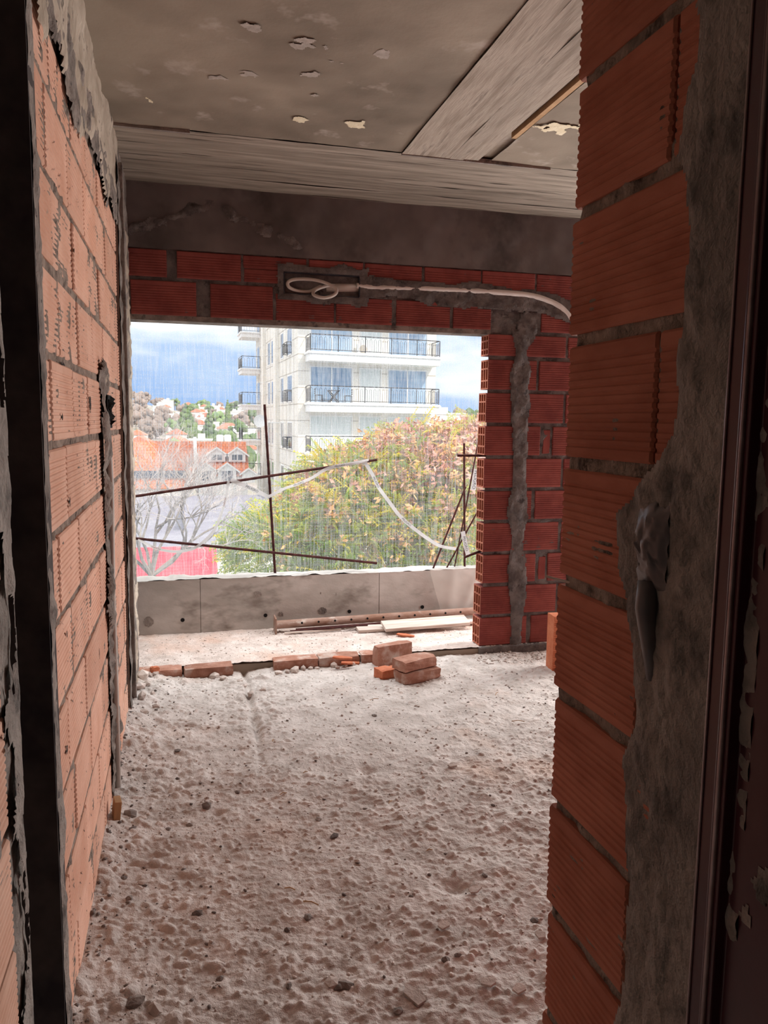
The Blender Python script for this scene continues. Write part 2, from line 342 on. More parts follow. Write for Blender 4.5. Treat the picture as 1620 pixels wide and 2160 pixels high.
# slab under everything so that nothing shines through
# ---- balcony floor
def balc_h(x, y): return .045 + .006 * fbm(x, y, 5, 3, 41) + .008 * np.clip(vn(x, y, 45, 44) , 0, 1) + .004 * vn(x, y, 90, 47)
bx_ = np.linspace(-.5, 2.9, 330); by_ = np.linspace(4.385, 5.2, 112)
GX, GY = np.meshgrid(bx_, by_, indexing='ij'); idx = np.arange(GX.size).reshape(GX.shape)
Q = np.stack([idx[:-1, :-1], idx[1:, :-1], idx[1:, 1:], idx[:-1, 1:]], -1).reshape(-1, 4)
o = npmesh('floor_balcony', np.stack([GX, GY, balc_h(GX, GY)], -1).reshape(-1, 3), Q, M_balc); struct(o, 'rough pinkish screed on the balcony floor')
b = MB(); b.box(-3, 4.6, -2.4, 5.25, -.35, -.06); b.box(-.5, 2.9, 4.385, 5.25, -.06, .036); struct(b.build('floor_slab', M_conc), 'concrete floor slab')

# ---- ceiling
b = MB(); b.box(-3, 4.6, -2.4, 4.6, ZC + .02, ZC + .3); ceil = b.build('ceiling', M_conc); struct(ceil, 'raw concrete ceiling')
o = sheet('panel', 'z', ZC, -.6, 1.0, .6, 3.585, .02, None, .006, M_conc, ceil, 1, 3, freq=5); 
sheet('panel', 'z', ZC, 1.44, 4.2, .6, 3.585, .04, None, .006, M_conc, ceil, 1, 5, freq=5)
yb = 3.59
k = 0
while yb < 4.42:
    w = random.uniform(.07, .13); k += 1
    sheet('board_mark', 'z', ZC + random.uniform(-.0015, .0015), -.34, 4.2, yb, yb + w - .0005, .03, None, .004, M_board_x, ceil, 1, k * 3, freq=4); yb += w
xb = 1.0
while xb < 1.36:
    w = random.uniform(.06, .12); w = min(w, 1.375 - xb); k += 1
    sheet('board_mark', 'z', ZC - .006 + random.uniform(-.001, .001), xb, xb + w - .0005, .6, 3.58, .03, None, .004, M_board_y, ceil, 1, k * 3, freq=4); xb += w
b = MB(); b.box(1.375, 1.44, .6, 3.2, ZC + .012, ZC + .03); b.build('groove', M_dark, ceil)
b = MB(); b.box(1.395, 1.418, 2.3, 3.24, ZC - .012, ZC + .014); b.build('batten', M_woodraw, ceil)
# step at the board joint
b = MB(); b.box(-.3, .05, 3.575, 3.592, ZC - .012, ZC + .02); b.build('joint_ridge', M_plaster, ceil)
b = MB(); b.box(1.0, 1.75, 3.578, 3.590, ZC - .010, ZC + .01); b.build('joint_ridge', M_plaster, ceil)
# cream spots and pale marks left on the ceiling
def blot(name, cx, cy, r, m, seed, el=1.0):
    def mk(U, V_): 
        d = np.sqrt(((U - cx) / el) ** 2 + (V_ - cy) ** 2); return (r * (.62 + 1.1 * fbm(U, V_, 26, 3, seed)) - d)
    return sheet(name, 'z', ZC - .001, cx - r * el * 1.6, cx + r * el * 1.6, cy - r * 1.6, cy + r * 1.6, .005, mk, .002, m, ceil, -1, seed, freq=40)
for i, (cx, cy, r, el) in enumerate(((-.1, 3.304, .035, .8), (.486, 3.298, .055, .8), (.715, 3.309, .05, 1.1), (1.552, 3.104, .07, 1.6))): blot('cream_spot', cx, cy, r, M_cream, 60 + i, el)
for i, (px, py, r, el) in enumerate(((470, 165, .04, 1.5), (525, 155, .035, 1.2), (650, 95, .05, 1.6), (640, 85, .03, 1.8), (808, 115, .045, .8), (655, 155, .04, 1.4), (535, 58, .03, 1.4), (705, 130, .02, 1.5), (665, 200, .02, 1.3))):
    p = CM @ Vector((px - 810, 1080 - py, F)); p = p * ((ZC - H) / p.z); blot('pale_mark', p.x, p.y, r, M_grey_spot, 80 + i, el)

# ---- left wall
wl_ = empty('wall_left'); struct(wl_, 'hollow clay brick partition on the left with conduit chase')
sheet('joint_mortar', 'x', XL - .011, 1.72, 3.86, -.05, 2.5, .012, None, .010, M_mortar_br, wl_, 1, 7, freq=20)
b = MB(); b.box(XL - .2, XL - .02, 1.70, 4.55, -.1, 2.7); b.build('backing', M_mortar_br, wl_)
random.seed(11)
row_off = [1.62, 1.50, 1.66, 1.58, 1.70, 1.54, 1.70, 1.52, 1.68, 1.62, 1.56, 1.66]
for k in range(12):
    z0 = -.005 + .2 * k; y = row_off[k]; h_ = .179 if k < 11 else .13
    while y < 3.76:
        l = .34; ya, yb_ = max(y, 1.745), min(y + l - .010, 3.775)
        if yb_ - ya > .03:
            put_brick(wl_, (XL - random.uniform(0, .003), ya, z0 + random.uniform(-.002, .002)), math.pi / 2, yb_ - ya, h_ + random.uniform(-.003, .003))
        y += l
# upper band of concrete and mortar over the bricks
def mband(U, V_): return V_ - (2.335 + .13 * fbm(U, V_ * .4, 6, 4, 3) - .06 * np.clip(2.2 - U, 0, 1))
sheet('beam_face', 'x', XL + .002, 1.70, 3.90, 2.18, 2.70, .011, mband, .020, M_band, wl_, 1, 14, freq=11)
def mband2(U, V_): return np.minimum(V_ - (2.285 + .13 * fbm(U, V_ * .5, 7, 4, 33)), 2.47 + .1 * fbm(U, V_, 8, 3, 5) - V_)
sheet('mortar_smear', 'x', XL + .004, 1.70, 3.90, 2.15, 2.60, .010, mband2, .014, M_mortar, wl_, 1, 24, freq=18)
# conduit chase and its box
def mch(U, V_): return np.minimum(.080 + .08 * fbm(U * .3, V_, 6, 4, 9) - np.abs(U - (2.98 - .02 * V_)), 1.66 - V_ + .05 * fbm(U, V_, 9, 2, 2))
sheet('chase_mortar', 'x', XL + .001, 2.72, 3.28, -.02, 1.72, .009, mch, .030, M_mortar, wl_, 1, 44, freq=16)
b = MB(); b.tube([(XL + .012, 2.985, .02), (XL + .016, 2.965, .4), (XL + .012, 2.985, .8), (XL + .018, 2.99, 1.2), (XL + .01, 3.0, 1.40)], .011, 8); b.build('conduit', M_pvc, wl_, smooth=True)
b = MB()
for a in ((2.93, 2.945), (3.085, 3.10)): b.box(XL - .02, XL + .02, a[0], a[1], 1.41, 1.53)
b.box(XL - .02, XL + .02, 2.93, 3.10, 1.41, 1.425); b.box(XL - .02, XL + .02, 2.93, 3.10, 1.515, 1.53); b.box(XL - .02, XL - .012, 2.93, 3.1, 1.41, 1.53)
b.build('switch_box', M_black, wl_)
b = MB()
for i in range(9):
    a = random.uniform(1.42, 1.51); yy = random.uniform(2.95, 3.09); t = random.uniform(.015, .03); k_ = [b.vert((XL + random.uniform(.0, .02), yy + t * math.cos(q + i), a + t * math.sin(q + i))) for q in (0, 1.4, 2.9, 4.6)]
    k2 = b.vert((XL + random.uniform(.025, .045), yy + random.uniform(-.02, .02), a + random.uniform(-.02, .02)))
    for q in range(4): b.face((k_[q], k_[(q + 1) % 4], k2))
b.build('torn_liner', M_black, wl_)
def mpal(U, V_): return .045 + .05 * fbm(U, V_, 14, 3, 91) - np.sqrt(((U - 3.0) * .9) ** 2 + ((V_ - 1.585) * .75) ** 2)
sheet('pale_smear', 'x', XL + .006, 2.85, 3.15, 1.48, 1.70, .007, mpal, .02, M_band, wl_, 1, 92, freq=22)
def mhole(cx, cz, ry, rz, seed):
    def mk(U, V_): return 1 - np.sqrt(((U - cx) / ry) ** 2 + ((V_ - cz) / rz) ** 2) * (1 + .8 * fbm(U, V_, 60, 2, seed))
    return mk
for i, (cy, cz, ry, rz) in enumerate(((2.02, 1.575, .03, .006), (2.57, 1.49, .02, .022), (1.98, 1.45, .012, .01), (1.93, .93, .01, .012), (2.05, 1.24, .01, .012), (2.3, 1.9, .012, .01), (1.86, .67, .012, .012), (2.6, .68, .01, .02), (2.45, 1.0, .008, .015))):
    sheet('chip', 'x', XL + .0012, cy - ry * 1.5, cy + ry * 1.5, cz - rz * 1.5, cz + rz * 1.5, .003, mhole(cy, cz, ry, rz, i), .001, M_black, wl_, 1, i)
# little mortar flecks on the bricks
fv = []; ff = []
for i in range(420):
    y, z = random.uniform(1.75, 3.7), random.uniform(.05, 2.3); s = random.uniform(.0015, .005); n0 = len(fv)
    fv += [(XL + .0008, y - s, z), (XL + .003, y, z - s * 1.5), (XL + .0008, y + s, z), (XL + .003, y, z + s * 1.5)]; ff.append((n0, n0 + 1, n0 + 2, n0 + 3))
o = npmesh('mortar_flecks', fv, ff, M_dark, wl_, False); o['kind'] = 'stuff'
# concrete pier at the far end of the left wall
b = MB(); b.box(XL - .25, XL + .008, 3.79, YB, -.1, 2.7); b.build('pier_core', M_plaster, wl_)
sheet('pier_face', 'x', XL + .008, 3.785, YB + .0, -.05, 2.70, .012, None, .012, M_mortar, wl_, 1, 71, freq=13)
def mrough(U, V_): return U - (4.10 + .10 * fbm(U * .3, V_, 5, 3, 8))
sheet('pier_edge', 'x', XL + .006, 3.98, YB + .002, -.05, 2.40, .012, mrough, .020, M_band, wl_, 1, 75, freq=18)
b = MB(); b.box(XL - .01, XL + .030, 3.90, 3.935, -.02, ZC - .06); b.build('guide_strip', M_plaster, wl_, bevel=.004)
# near part: recess and jamb in front of the brickwork
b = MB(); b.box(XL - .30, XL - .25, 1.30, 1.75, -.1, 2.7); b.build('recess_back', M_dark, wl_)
sheet('recess_shade_lining', 'x', XL - .235, 1.35, 1.72, -.05, 2.7, .02, None, .03, M_dark, wl_, 1, 91, freq=8)  # near-black lining: the shade inside the recess is put into its colour
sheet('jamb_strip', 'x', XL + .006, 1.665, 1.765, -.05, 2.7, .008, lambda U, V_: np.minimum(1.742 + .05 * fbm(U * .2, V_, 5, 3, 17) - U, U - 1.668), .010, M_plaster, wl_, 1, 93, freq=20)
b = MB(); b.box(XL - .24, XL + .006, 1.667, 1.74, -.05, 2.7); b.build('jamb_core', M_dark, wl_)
b = MB(); b.box(XL - .24, XL - .01, .95, 1.375, -.05, 2.7); b.build('near_core', M_mortar, wl_)
random.seed(5)
for k in range(14):
    z0 = -.005 + .2 * k
    put_brick(wl_, (XL, .97 if k % 2 else 1.02, z0), math.pi / 2, .30 if k % 2 else .26, .184)
sheet('joint_mortar', 'x', XL - .010, .96, 1.38, -.05, 2.7, .014, None, .010, M_mortar, wl_, 1, 97, freq=18)
def mnear(U, V_): return np.minimum(U - (1.30 + .12 * fbm(U, V_, 7, 5, 19, .65) + .03 * np.clip(V_ - 1.2, -1, 1)), 1.380 + .012 * fbm(U, V_, 20, 3, 29) - U)
sheet('jamb_mortar', 'x', XL + .001, 1.12, 1.392, -.05, 2.7, .006, mnear, .007, M_plaster, wl_, 1, 99, freq=22)
b = MB(); b.box(XL - .26, XL - .02, -2.2, .96, -.1, 2.7); b.build('backing', M_mortar, wl_)

# ---- back wall (lintel zone and right-hand pier)
wb = empty('wall_back'); struct(wb, 'back wall with concrete beam, brick lintel courses and brick pier')
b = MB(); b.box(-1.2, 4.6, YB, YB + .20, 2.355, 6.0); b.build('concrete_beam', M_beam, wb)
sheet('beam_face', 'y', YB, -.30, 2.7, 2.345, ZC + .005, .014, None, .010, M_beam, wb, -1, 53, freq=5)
def mcr(U, V_): return .028 - np.abs(V_ - (2.60 - .42 * np.abs(U - .18))) + .05 * fbm(U, V_, 14, 3, 61) - .25 * np.clip(np.abs(U - .18) - .42, 0, 9)
sheet('honeycomb_scar', 'y', YB - .004, -.30, .75, 2.36, 2.66, .009, mcr, .012, M_mortar_d, wb, -1, 63, freq=30)
b = MB(); b.box(-.6, 4.6, YB + .02, YB + TB, 1.99, 2.355); b.build('joint_mortar', M_mortar_d, wb)
sheet('joint_mortar', 'y', YB + .012, -.30, 2.6, 1.985, 2.36, .012, lambda U, V_: np.maximum(np.maximum(V_ - 2.275, 2.140 - V_), np.maximum(.55 - U, U - .995)), .010, M_mortar_d, wb, -1, 55, freq=20)
random.seed(21)
xa = [-.27, -.018, .336, .70, 1.022, 1.378, 1.736, 2.09, 2.44, 2.8]
for i in range(len(xa) - 1):
    g = .05 if i == 0 else .012
    if i in (2, 3):
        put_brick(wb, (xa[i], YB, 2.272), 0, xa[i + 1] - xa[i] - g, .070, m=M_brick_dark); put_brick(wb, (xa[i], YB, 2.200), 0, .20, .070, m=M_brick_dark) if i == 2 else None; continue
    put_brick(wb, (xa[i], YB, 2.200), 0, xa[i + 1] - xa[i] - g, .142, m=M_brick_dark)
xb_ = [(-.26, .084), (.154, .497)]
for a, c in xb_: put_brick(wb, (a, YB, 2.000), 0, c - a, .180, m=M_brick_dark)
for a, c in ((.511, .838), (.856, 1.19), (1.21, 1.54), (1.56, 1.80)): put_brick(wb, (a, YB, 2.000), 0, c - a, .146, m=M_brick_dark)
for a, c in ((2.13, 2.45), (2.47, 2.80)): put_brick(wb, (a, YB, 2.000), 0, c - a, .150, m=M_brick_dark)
b = MB(); b.box(-.27, 1.80, YB + .004, YB + TB + .01, 1.972, 2.0); b.build('lintel_soffit', M_mortar, wb)
# conduit recess box
b = MB(); bx0, bx1, bz0, bz1 = .561, .986, 2.150, 2.262
b.box(bx0, bx1, YB + .085, YB + .095, bz0, bz1); b.box(bx0 - .006, bx0, YB - .004, YB + .09, bz0, bz1); b.box(bx1, bx1 + .006, YB - .004, YB + .09, bz0, bz1); b.box(bx0, bx1, YB - .004, YB + .09, bz0 - .006, bz0); b.box(bx0, bx1, YB - .004, YB + .09, bz1, bz1 + .006)
b.build('conduit_box', M_boxm, wb)
def mring(U, V_):
    d = np.maximum(np.maximum(bx0 - U, U - bx1), np.maximum(bz0 - V_, V_ - bz1))
    return np.minimum(np.minimum(d, .055 + .05 * fbm(U, V_, 9, 3, 77) - d), .5)
sheet('box_mortar', 'y', YB - .003, .45, 1.10, 2.05, 2.38, .008, mring, .008, M_mortar_d, wb, -1, 79, freq=20)
def mrun(U, V_): return np.minimum(.070 + .05 * fbm(U, V_, 7, 3, 87) - np.abs(V_ - (2.200 - .02 * np.clip(U - 1.5, 0, 1) - .55 * np.clip(U - 2.0, 0, 1) ** 2)), U - .995)
sheet('chase_mortar', 'y', YB - .002, .98, 2.7, 2.00, 2.34, .009, mrun, .012, M_mortar_d, wb, -1, 89, freq=16)
# pier bricks
XP = 1.785
b = MB(); b.box(XP + .05, 2.9, YB + .018, YB + TB - .004, 0, 2.36); b.build('joint_mortar', M_mortar_d, wb)
sheet('joint_mortar', 'y', YB + .015, XP + .01, 2.7, .0, 2.0, .014, None, .012, M_mortar_d, wb, -1, 101, freq=22)
b = MB(); b.box(XP - .015, 2.7, YB - .03, YB + TB, -.03, .045); b.build('footing_course', M_mortar_d, wb, bevel=.006)
random.seed(31)
for k in range(10):
    z0 = .047 + .2 * k; h_ = .178 if k < 9 else .15
    if k == 9: z0 = 1.85; h_ = .125
    if k % 2 == 0: segs = [(XP, 2.10), (2.13, 2.46), (2.48, 2.80)]
    else: segs = [(XP, 2.02), (2.03, 2.30), (2.32, 2.65)]
    if k in (2, 6): segs = [(XP, 2.02), (2.03, 2.155), (2.235, 2.56), (2.58, 2.8)]
    j = random.uniform(-.004, .008)
    for i, (a, c) in enumerate(segs):
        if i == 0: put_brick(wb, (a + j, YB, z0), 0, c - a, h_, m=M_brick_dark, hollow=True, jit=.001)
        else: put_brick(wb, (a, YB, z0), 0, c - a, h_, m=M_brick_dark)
    if k in (2, 6): put_brick(wb, (2.17, YB + .006, z0 + .01), 0, .05, h_ - .03, m=M_brick_dark, ridges=False, name='brick_piece')
def mpc(U, V_): return np.minimum(.052 + .05 * fbm(U * .5, V_, 5, 4, 105) + .05 * np.clip(V_ - 1.7, 0, .25) - np.abs(U - (2.03 - .018 * V_)), 2.0 - V_)
sheet('chase_mortar', 'y', YB - .003, 1.85, 2.30, .0, 2.02, .008, mpc, .018, M_mortar_d, wb, -1, 107, freq=14)
def mpt(U, V_): return .085 + .06 * fbm(U, V_, 9, 3, 115) - np.sqrt(((U - 2.03) * 1.0) ** 2 + ((V_ - 1.99) * .7) ** 2)
sheet('mortar_smear', 'y', YB - .006, 1.85, 2.30, 1.80, 2.2, .009, mpt, .012, M_mortar_d, wb, -1, 117, freq=14)
# wall continues to the right (out of sight) beyond an assumed second opening
b = MB(); b.box(2.8, 2.92, YB, YB + TB, 0, 2.36); b.box(4.28, 4.6, YB, YB + TB, 0, 2.36); b.build('unseen_pier_end', M_brick_dark, wb)
b = MB(); b.box(-1.2, -.30, YB, YB + .6, -.3, 6.0); b.build('side_wall', M_plaster, wb)

# ---- balcony parapet
par = empty('wall_parapet', (0, 0, 0)); struct(par, 'low raw concrete balcony parapet with form tie holes')
b = MB(); b.box(-.45, 2.9, YP + .004, YP + .14, -.3, .398); b.build('parapet_core', M_par, par)
for (a, c) in ((-.45, .088), (.092, 1.30), (1.304, 2.9)):
    sheet('form_panel', 'y', YP, a, c, .02, .402, .02, None, .004, M_par, par, -1, int(a * 50) + 130, freq=4)
def mtop(U, V_): return np.ones_like(U)
sheet('parapet_top', 'z', .398, -.45, 2.9, YP - .004, YP + .145, .014, None, .014, M_par, par, 1, 141, freq=15)
for (x, z) in ((-.026, .135), (.514, .138), (1.091, .135), (1.62, .14)):
    b = MB(); b.tube([(x, YP - .004, z), (x, YP + .02, z)], .013, 14); b.build('tie_hole', M_black, par)
for i, (x, z, r) in enumerate(((-.24, .13, .035), (.46, .28, .03), (.90, .15, .03), (.62, .14, .02), (.95, .27, .06))):
    sheet('damp_patch', 'y', YP - .003, x - r * 1.6, x + r * 1.6, z - r * 1.4, z + r * 1.4, .006, lambda U, V_, x=x, z=z, r=r: r * (1 + .5 * fbm(U, V_, 20, 2, 3)) - np.sqrt((U - x) ** 2 + (V_ - z) ** 2), .0006, M_plaster, par, -1, 150 + i)

# ---- right wall stub with the door frame
wr = empty('wall_right'); struct(wr, 'end of the brick partition on the right beside the door frame')
b = MB(); b.box(XR + .022, XR + .12, .60, 1.165, -.1, 2.7); b.build('joint_mortar', M_mortar_br, wr)
sheet('joint_mortar', 'x', XR + .0125, .62, 1.168, -.05, 2.7, .008, None, .010, M_mortar_br, wr, -1, 161, freq=24)
random.seed(41)
for k in range(14):
    z0 = -.006 + .2 * k; e_ = 1.180 + random.uniform(-.006, .006)
    # local x runs towards the camera here
    put_brick(wr, (XR, e_, z0), -math.pi / 2, e_ - .93 if k % 2 else e_ - .86, .180, m=M_brick_r)
    if k % 2: put_brick(wr, (XR + .002, .922, z0), -math.pi / 2, .15, .180, m=M_brick_r)
def mrt(U, V_):
    zz = np.array([0, .45, .6, .78, .95, 1.04, 1.15, 1.22, 1.32, 1.40, 1.45, 1.52, 1.70, 1.79, 1.85, 2.0, 2.7])
    yy = np.array([.99, .985, .93, .93, .965, .93, .95, .985, 1.01, .93, .865, .88, .855, .90, .885, .87, .86])
    return np.interp(V_, zz, yy) + .022 * fbm(U, V_, 16, 4, 165) - U
sheet('jamb_plaster', 'x', XR - .001, .70, 1.10, -.05, 2.7, .0055, mrt, .008, M_plaster, wr, -1, 167, freq=30)
def mrt2(U, V_):
    return np.minimum(.028 + .03 * fbm(U * .5, V_, 9, 3, 175) - np.abs(U - .845), 2.6 - V_)
sheet('plaster_ridge', 'x', XR - .002, .78, .92, -.05, 2.7, .006, mrt2, .011, M_plaster, wr, -1, 177, freq=26)
b = MB(); b.box(XR - .006, XR, .770, .83, -.05, 2.7); b.build('plaster_edge', M_plaster, wr, bevel=.002)
# crumpled plastic box liner pushed out of the wall
V = []; U_, W_ = np.meshgrid(np.linspace(0, 1, 16), np.linspace(0, 1, 26), indexing='ij')
yy = .905 + (U_ - .5) * .07; zz = 1.285 + (W_ - .5) * .115
dd = .013 * np.sin(U_ * math.pi) * np.sin(W_ * math.pi) ** .6 + .016 * np.abs(fbm(U_, W_, 5, 3, 181)) * np.sin(W_ * math.pi)
P = np.stack([XR - .004 - dd, yy + .008 * fbm(U_, W_, 6, 2, 3), zz + .01 * fbm(U_, W_, 6, 2, 5)], -1).reshape(-1, 3); idx = np.arange(16 * 26).reshape(16, 26)
npmesh('crumpled_liner', P, np.stack([idx[:-1, :-1], idx[1:, :-1], idx[1:, 1:], idx[:-1, 1:]], -1).reshape(-1, 4), M_foil, wr, False)
b = MB(); b.tube([(XR - .004, .91, 1.235), (XR - .010, .905, 1.20), (XR - .004, .90, 1.15), (XR + .004, .90, 1.10)], [.016, .016, .013, .010], 10); b.build('conduit_stub', M_foil, wr, smooth=True)
b = MB(); b.tube([(XR + .03, 1.10, 1.181), (XR - .002, 1.19, 1.182), (XR - .012, 1.205, 1.184)], .0022, 6); b.build('wire_end', M_pvc, wr)
# maroon steel door frame (stepped profile) and door leaf edge
df = empty('door_1', (XR, .77, 0)); struct(df, 'maroon primed steel door frame on the right')
prof = [(-.010, .770), (-.010, .745), (-.016, .742), (-.016, .722), (-.004, .718), (-.004, .60), (-.018, .596), (-.018, .40), (.10, .40), (.10, .770)]
b = MB(); b.prism([(x, y - .77) for x, y in prof], 2, -.05, 2.72); b.build('frame_profile', M_frame, df, bevel=.002)
b = MB(); b.tube([(-.0165, -.038, 0), (-.0165, -.038, 2.6)], .0035, 8); b.build('frame_glint_bead', M_glint, df, smooth=True)
b = MB(); b.tube([(-.0105, -.002, 0), (-.0105, -.002, 2.6)], .0020, 6); b.build('frame_glint_bead', M_glint, df, smooth=True)
def mspl(U, V_): return .5 * fbm(U * 2, V_, 9, 4, 195) - .40 + .16 * np.exp(-((V_ - .9) / .45) ** 2)
sheet('plaster_splash', 'x', -.0045, -.165, -.055, 0.2, 1.7, .005, mspl, .002, M_plaster, df, -1, 197)

# ---- rest of the shell (out of sight, keeps the room dark)
b = MB(); b.box(XR + .02, 4.6, 1.02, 1.165, -.1, 2.75); struct(b.build('wall_partition', M_brick_dark), 'partition closing the room towards the corridor')
b = MB(); b.box(4.3, 4.6, 1.0, 4.6, -.1, 2.75); struct(b.build('wall_side', M_brick_dark), 'far right side wall of the room')
b = MB(); b.box(-3, 4.6, -2.4, -2.2, -.1, 2.75); b.box(XR + .10, XR + .3, -2.3, .8, -.1, 2.75); struct(b.build('wall_behind', M_mortar), 'corridor walls behind the viewer')

# ================================================================== THINGS INSIDE
def rot_box_brick(name, loc, rx, ry, rz, l, w, h, m, label, cat, group=None, seed=0, parent=None):
    """a worn solid brick: box with chipped, slightly uneven corners"""
    rs = np.random.default_rng(seed); bm = bmesh.new(); bmesh.ops.create_cube(bm, size=1.0)
    bmesh.ops.subdivide_edges(bm, edges=bm.edges[:], cuts=3, use_grid_fill=True)
    for v in bm.verts:
        c = sum(abs(abs(t) - .5) < 1e-4 for t in v.co); k = (0, 0, .012, .035)[c]
        v.co = Vector((v.co.x * l, v.co.y * w, v.co.z * h))
        s = Vector((-math.copysign(1, v.co.x), -math.copysign(1, v.co.y), -math.copysign(1, v.co.z)))
        v.co += s * (k * .25 * rs.random()) + Vector(rs.normal(0, .0012, 3))
        v.co.z += h / 2
    me = bpy.data.meshes.new(name); bm.to_mesh(me); bm.free(); me.materials.append(m)
    o = bpy.data.objects.new(name, me); o.location = loc; o.rotation_euler = (rx, ry, rz); link(o, parent)
    if label: tag(o, label, cat, group)
    return o
# sill bricks along the step
G = 'bricks set along the balcony step'
rot_box_brick('sill_brick', (-.150, 4.375, -.012), 0, 0, .02, .24, .10, .062, M_solid, 'solid brick in the balcony step, first from the left wall', 'brick', G, 1)
rot_box_brick('sill_brick', (.115, 4.362, -.012), 0, 0, .05, .27, .10, .064, M_solid, 'solid brick in the balcony step, next to the gap and crack', 'brick', G, 2)
rot_box_brick('sill_brick', (.615, 4.39, -.012), 0, 0, .01, .26, .10, .066, M_solid, 'solid brick in the balcony step, just right of the gap', 'brick', G, 3)
rot_box_brick('sill_brick', (.875, 4.40, -.012), 0, 0, .02, .25, .10, .066, M_solid, 'solid brick in the balcony step with red shards before it', 'brick', G, 4)
rot_box_brick('sill_brick', (1.06, 4.405, -.012), 0, 0, .0, .10, .10, .066, M_solid, 'short piece of brick in the balcony step behind the upright brick', 'brick', G, 5)
# loose bricks
zf = max(fz(1.2, 4.15), fz(1.1, 4.2), fz(1.3, 4.2))
GL = 'loose solid bricks piled by the balcony step'
rot_box_brick('loose_brick', (1.195, 4.33, zf - .004), 0, 0, .30, .245, .065, .125, M_solid, 'solid brick standing on its long edge behind the little pile', 'brick', GL, 6)
z1 = fz(1.25, 3.99) + .004
rot_box_brick('loose_brick', (1.255, 4.010, z1), 0, 0, .30, .245, .12, .062, M_solid, 'lowest solid brick of the pile, flat on the screed', 'brick', GL, 7)
rot_box_brick('loose_brick', (1.243, 4.030, z1 + .066), 0, .0, .42, .235, .12, .060, M_solid, 'solid brick lying on top of the pile', 'brick', GL, 8)
rot_box_brick('loose_brick', (1.095, 4.10, fz(1.095, 4.1) - .003), 0, 0, .35, .11, .09, .055, M_tilered, 'broken bright red half brick tucked beside the pile', 'brick', GL, 9)
# upright hollow brick behind the right wall end
o = bpy.data.objects.new('upright_hollow_brick', brick_mesh(.18, .33, .10, True, M_tilered)); o.location = (2.075, 3.98, fz(2.1, 4.0) - .003); o.rotation_euler = (0, 0, -.08); link(o)
tag(o, 'orange hollow brick standing on end behind the right-hand wall end', 'brick')

def rock(name, loc, s, m, label, cat, group, seed, flat=.7, parent=None, verts=1):
    rs = np.random.default_rng(seed); bm = bmesh.new(); bmesh.ops.create_icosphere(bm, subdivisions=verts, radius=1.0)
    ax = rs.uniform(.65, 1.25, 3) * np.array([1, 1, flat])
    for v in bm.verts:
        k = rs.uniform(.72, 1.18); v.co = Vector((v.co.x * ax[0] * k * s, v.co.y * ax[1] * k * s, v.co.z * ax[2] * k * s))
    me = bpy.data.meshes.new(name); bm.to_mesh(me); bm.free(); me.materials.append(m)
    o = bpy.data.objects.new(name, me); o.location = loc; o.rotation_euler = (0, 0, rs.uniform(0, 6.28)); link(o, parent)
    if label: tag(o, label, cat, group)
    return o
def fpix(px, py, z=0.0):
    d = CM @ Vector((px - 810, 1080 - py, F)); d = d * ((z - H) / d.z); return d.x, d.y
# rubble in front of the right-hand sill bricks
for i, (px, py, s) in enumerate(((588, 1420, .026), (606, 1418, .022), (622, 1416, .030), (640, 1412, .024), (655, 1411, .020), (668, 1409, .018), (712, 1409, .020), (705, 1406, .026), (745, 1404, .018), (730, 1406, .014))):
    x, y = fpix(px, py); rock('rubble_stone', (x, y, fz(x, y) + s * .35), s, M_stone, '%s pale rubble stone from the gap along the right sill bricks' % ('first', 'second', 'third', 'fourth', 'fifth', 'sixth', 'eighth', 'seventh', 'tenth', 'ninth')[i], 'stone', 'rubble stones right of the gap', 300 + i)
for i, (px, py, s) in enumerate(((300, 1447, .04), (315, 1440, .03), (296, 1468, .035), (326, 1436, .026), (345, 1430, .018), (310, 1462, .028), (300, 1490, .03), (322, 1480, .022), (305, 1512, .022), (330, 1500, .018), (452, 1428, .03), (470, 1432, .024), (505, 1436, .022), (515, 1450, .025), (530, 1462, .022), (555, 1456, .018), (533, 1490, .018))):
    x, y = fpix(px, py); rock('rubble_stone', (x, y, fz(x, y) + s * .3), s, M_stone, 'pale rubble stone heaped between the left wall and the crack', 'stone', 'rubble stones by the left wall', 330 + i)
x, y = fpix(327, 1436); rot_box_brick('brick_bit', (x, y, fz(x, y)), 0, 0, .4, .045, .035, .04, M_tilered, 'tiny orange brick bit beside the first sill brick', 'brick bit', None, 15)
# single dark crumbs and lumps lying on the screed
lumps = [(708, 1637, .012), (705, 1763, .017), (672, 1727, .016), (990, 1730, .013), (375, 1588, .022), (770, 1707, .009), (893, 1640, .012), (437, 1703, .026), (415, 1930, .018),
         (700, 2078, .026), (730, 2082, .022), (715, 2085, .018), (300, 1870, .016), (262, 1862, .014), (272, 1908, .015), (352, 1915, .012), (867, 1895, .010), (1023, 1850, .010), (1048, 1930, .014), (1127, 1937, .014), (790, 1508, .014),
         (1035, 1510, .012), (650, 1935, .014), (605, 1960, .010), (560, 2010, .012), (465, 2065, .018), (285, 2130, .03), (325, 2140, .022), (940, 2030, .014), (965, 2020, .012), (1000, 2010, .013), (545, 1730, .009), (400, 1740, .014), (335, 1745, .018), (355, 1755, .014), (275, 1730, .03), (298, 1738, .022), (280, 1765, .016), (500, 1670, .012), (410, 1770, .012), (610, 2085, .012), (840, 2135, .016), (760, 2120, .014), (905, 1845, .010), (1040, 1700, .010)]
